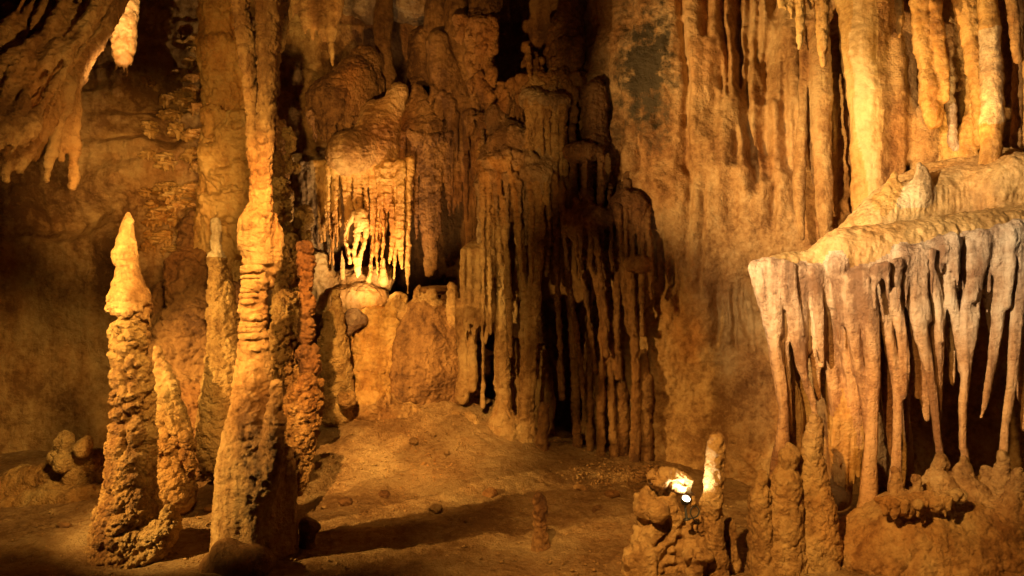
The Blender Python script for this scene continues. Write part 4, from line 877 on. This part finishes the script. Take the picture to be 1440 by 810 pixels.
def build_gravel():
    V, Fc = [], []; rg = random.Random(9); o = 0
    base = np.array([(1, 0, 0), (-1, 0, 0), (0, 1, 0), (0, -1, 0), (0, 0, 1), (0, 0, -1)], float); tri = np.array([(0, 2, 4), (2, 1, 4), (1, 3, 4), (3, 0, 4), (2, 0, 5), (1, 2, 5), (3, 1, 5), (0, 3, 5)])
    for i in range(2600):
        if i < 700: x, y = rg.gauss(1.05, .22), rg.gauss(6.35, .14)
        elif i < 1500: x, y = rg.gauss(-.9, .7), rg.gauss(6.6, .6)
        else: x, y = rg.uniform(-3.2, 1.6), rg.uniform(4.4, 7.2)
        r = rg.uniform(.004, .014) * (1.4 if i < 700 else 1)
        z = float(floor_z(np.array([x]), np.array([y]))[0])
        p = np.array([[x, y, z]]); z += .05 * float(fbm(p, 1.3, 3, 60)[0]) + .012
        V.append((base * np.array([r * rg.uniform(.7, 1.4), r * rg.uniform(.7, 1.4), r * .7]) + np.array([[rg.uniform(-.3, .3) * r for _ in range(3)] for _ in range(6)])) + np.array([x, y, z])); Fc.append(tri + o); o += 6
    g = link('gravel', raw_mesh('gravel', np.concatenate(V), [np.concatenate(Fc)], M['tan'], np.zeros(3))); tag(g, 'scattered grit and pebbles on the cave floor', None, None, 'stuff')
build_gravel()

# ------------------------------------------------------------------ lamp rock
f = Formation('lamp_rock', 'stack of rounded boulders carrying the lit lamp at the bottom centre', 'rock', 'tan', 0.0108, 0.03)
f.part('slab').blob(932, 670, 4.5, 30, .12, 12, k=.04); f.blob(958, 680, 4.52, 20, .11, 13, k=.04); f.px(4.55, [(966, 682, 10), (974, 696, 7), (977, 712, 6)], k=.03)
f.part('boulder').blob(912, 708, 4.5, 18, .1, 22); f.blob(922, 716, 4.44, 13, .08, 18)
f.part('body').px(4.5, [(915, 735, 20), (912, 770, 30), (905, 830, 38)]); f.px(4.48, [(942, 700, 12), (944, 740, 14), (942, 830, 17)]); f.px(4.52, [(960, 742, 14), (978, 742, 14), (994, 738, 12)]); f.px(4.52, [(975, 760, 26), (975, 830, 34)])
f.part('knob').blob(984, 782, 4.34, 17, .08, 8); f.px(4.36, [(976, 786, 10), (978, 830, 13)])
f.build(d_sum(lambda p: -.035 * np.clip(1 - 7 * np.abs(fbm(p, 4.5, 3, 127)), 0, 1) + .03 * fbm(p, (5, 5, 9), 3, 128), d_rough(.024, 8, 121), d_pop(34, .007, 122, .008), d_rough(.006, 40, 123)), 1)
stalagmite('straight finger like stalagmite edged by white lamp light beside the lamp rock', 4.43, [(1009, 621, 10), (1008, 632, 12), (1006, 650, 12.5), (1004, 685, 12), (1000, 705, 14), (1003, 730, 14), (1006, 770, 15), (1008, 830, 17)], seed=6)
stalagmite('short slim stalagmite just right of the finger like one', 4.55, [(1026, 736, 7), (1027, 750, 8.5), (1029, 790, 9), (1030, 830, 12)], seed=7)

# the lamp itself
import bmesh
def mat_plain(name, col, rough, metal=0.0, emit=0, ecol=(1, 1, 1)):
    m = bpy.data.materials.new(name); m.use_nodes = True; b = m.node_tree.nodes['Principled BSDF']
    nz = m.node_tree.nodes.new('ShaderNodeTexNoise'); nz.inputs['Scale'].default_value = 60
    cr = m.node_tree.nodes.new('ShaderNodeValToRGB'); cr.color_ramp.elements[0].color = (*[c * .7 for c in col], 1); cr.color_ramp.elements[1].color = (*col, 1)
    m.node_tree.links.new(nz.outputs['Fac'], cr.inputs[0]); m.node_tree.links.new(cr.outputs[0], b.inputs['Base Color'])
    b.inputs['Roughness'].default_value = rough; b.inputs['Metallic'].default_value = metal
    if emit: b.inputs['Emission Color'].default_value = (*ecol, 1); b.inputs['Emission Strength'].default_value = emit
    return m
M['black'] = mat_plain('black_lamp_paint', (.03, .03, .03), .5); M['glow'] = mat_plain('lamp_glass', (.9, .9, .85), .2, 0, 9, (1, .88, .66)); M['rubber'] = mat_plain('black_rubber', (.02, .02, .02), .6)
def lathe(name, prof, axis0, axis1, mat, parent, n=24):
    a = Vector(axis0); d = (Vector(axis1) - a).normalized(); u = d.orthogonal().normalized(); v = d.cross(u)
    bm = bmesh.new(); rings = []
    for t, r in prof:
        rings.append([bm.verts.new(a + d * t + (u * math.cos(q) + v * math.sin(q)) * r) for q in [2 * math.pi * i / n for i in range(n)]])
    for A, B in zip(rings, rings[1:]):
        for i in range(n): bm.faces.new((A[i], A[(i + 1) % n], B[(i + 1) % n], B[i]))
    bm.faces.new(rings[0][::-1]); bm.faces.new(rings[-1])
    bmesh.ops.recalc_face_normals(bm, faces=bm.faces)
    me = bpy.data.meshes.new(name); bm.to_mesh(me); bm.free(); me.materials.append(mat)
    for p in me.polygons: p.use_smooth = True
    return link(name, me, (0, 0, 0), parent)
def cable(name, pts, r, mat, parent):
    S = spline([(*p, r) for p in pts], 0.008); bm = bmesh.new(); rings = []; n = 8
    for i, q in enumerate(S):
        t = Vector(S[min(i + 1, len(S) - 1)][:3]) - Vector(S[max(i - 1, 0)][:3]); t.normalize()
        u = t.orthogonal().normalized() if not rings else (u - t * u.dot(t)).normalized(); v = t.cross(u)
        rings.append([bm.verts.new(Vector(q[:3]) + (u * math.cos(2 * math.pi * k / n) + v * math.sin(2 * math.pi * k / n)) * r) for k in range(n)])
    for A, B in zip(rings, rings[1:]):
        for i in range(n): bm.faces.new((A[i], A[(i + 1) % n], B[(i + 1) % n], B[i]))
    bm.faces.new(rings[0][::-1]); bm.faces.new(rings[-1]); bmesh.ops.recalc_face_normals(bm, faces=bm.faces)
    me = bpy.data.meshes.new(name); bm.to_mesh(me); bm.free(); me.materials.append(mat)
    for p in me.polygons: p.use_smooth = True
    return link(name, me, (0, 0, 0), parent)
YL = 4.345
base = P(966, 730, YL); root = bpy.data.objects.new('flood_lamp', None); sc.collection.objects.link(root); root.location = base
tag(root, 'small black spotlight with a glaring white lens standing on the lamp rock', 'spotlight')
def loc(px, py, dy=0.0): return P(px, py, YL + dy) - base
head0, head1 = loc(962, 708, .0), loc(965, 701, -.02)
lathe('lamp_head', [(0, .012), (.004, .020), (.022, .026), (.034, .027), (.036, .027)], head0, head1, M['black'], root)
hd = (head1 - head0) / np.linalg.norm(head1 - head0)
lathe('lens', [(0, .021), (.004, .021), (.008, .017), (.010, .008)], head0 + hd * .037, head1 + hd * .037, M['glow'], root)
lathe('stand', [(0, .020), (.006, .020), (.007, .007), (.075, .006)], loc(966, 731), loc(963, 708), M['black'], root)
cable('cable', [loc(967, 729), loc(972, 729, -.01), (loc(980, 726, -.01)), loc(983, 718), loc(979, 712, .01), loc(973, 714), loc(971, 722, -.01), loc(976, 731, -.02), loc(982, 736, 0)], .004, M['rubber'], root)
lamp('flood_lamp_light', tuple(P(968, 694, YL + .015)), P(968, 640, YL + .10), 4.5, (1, .86, .62), 160, 0.3, 0.012)
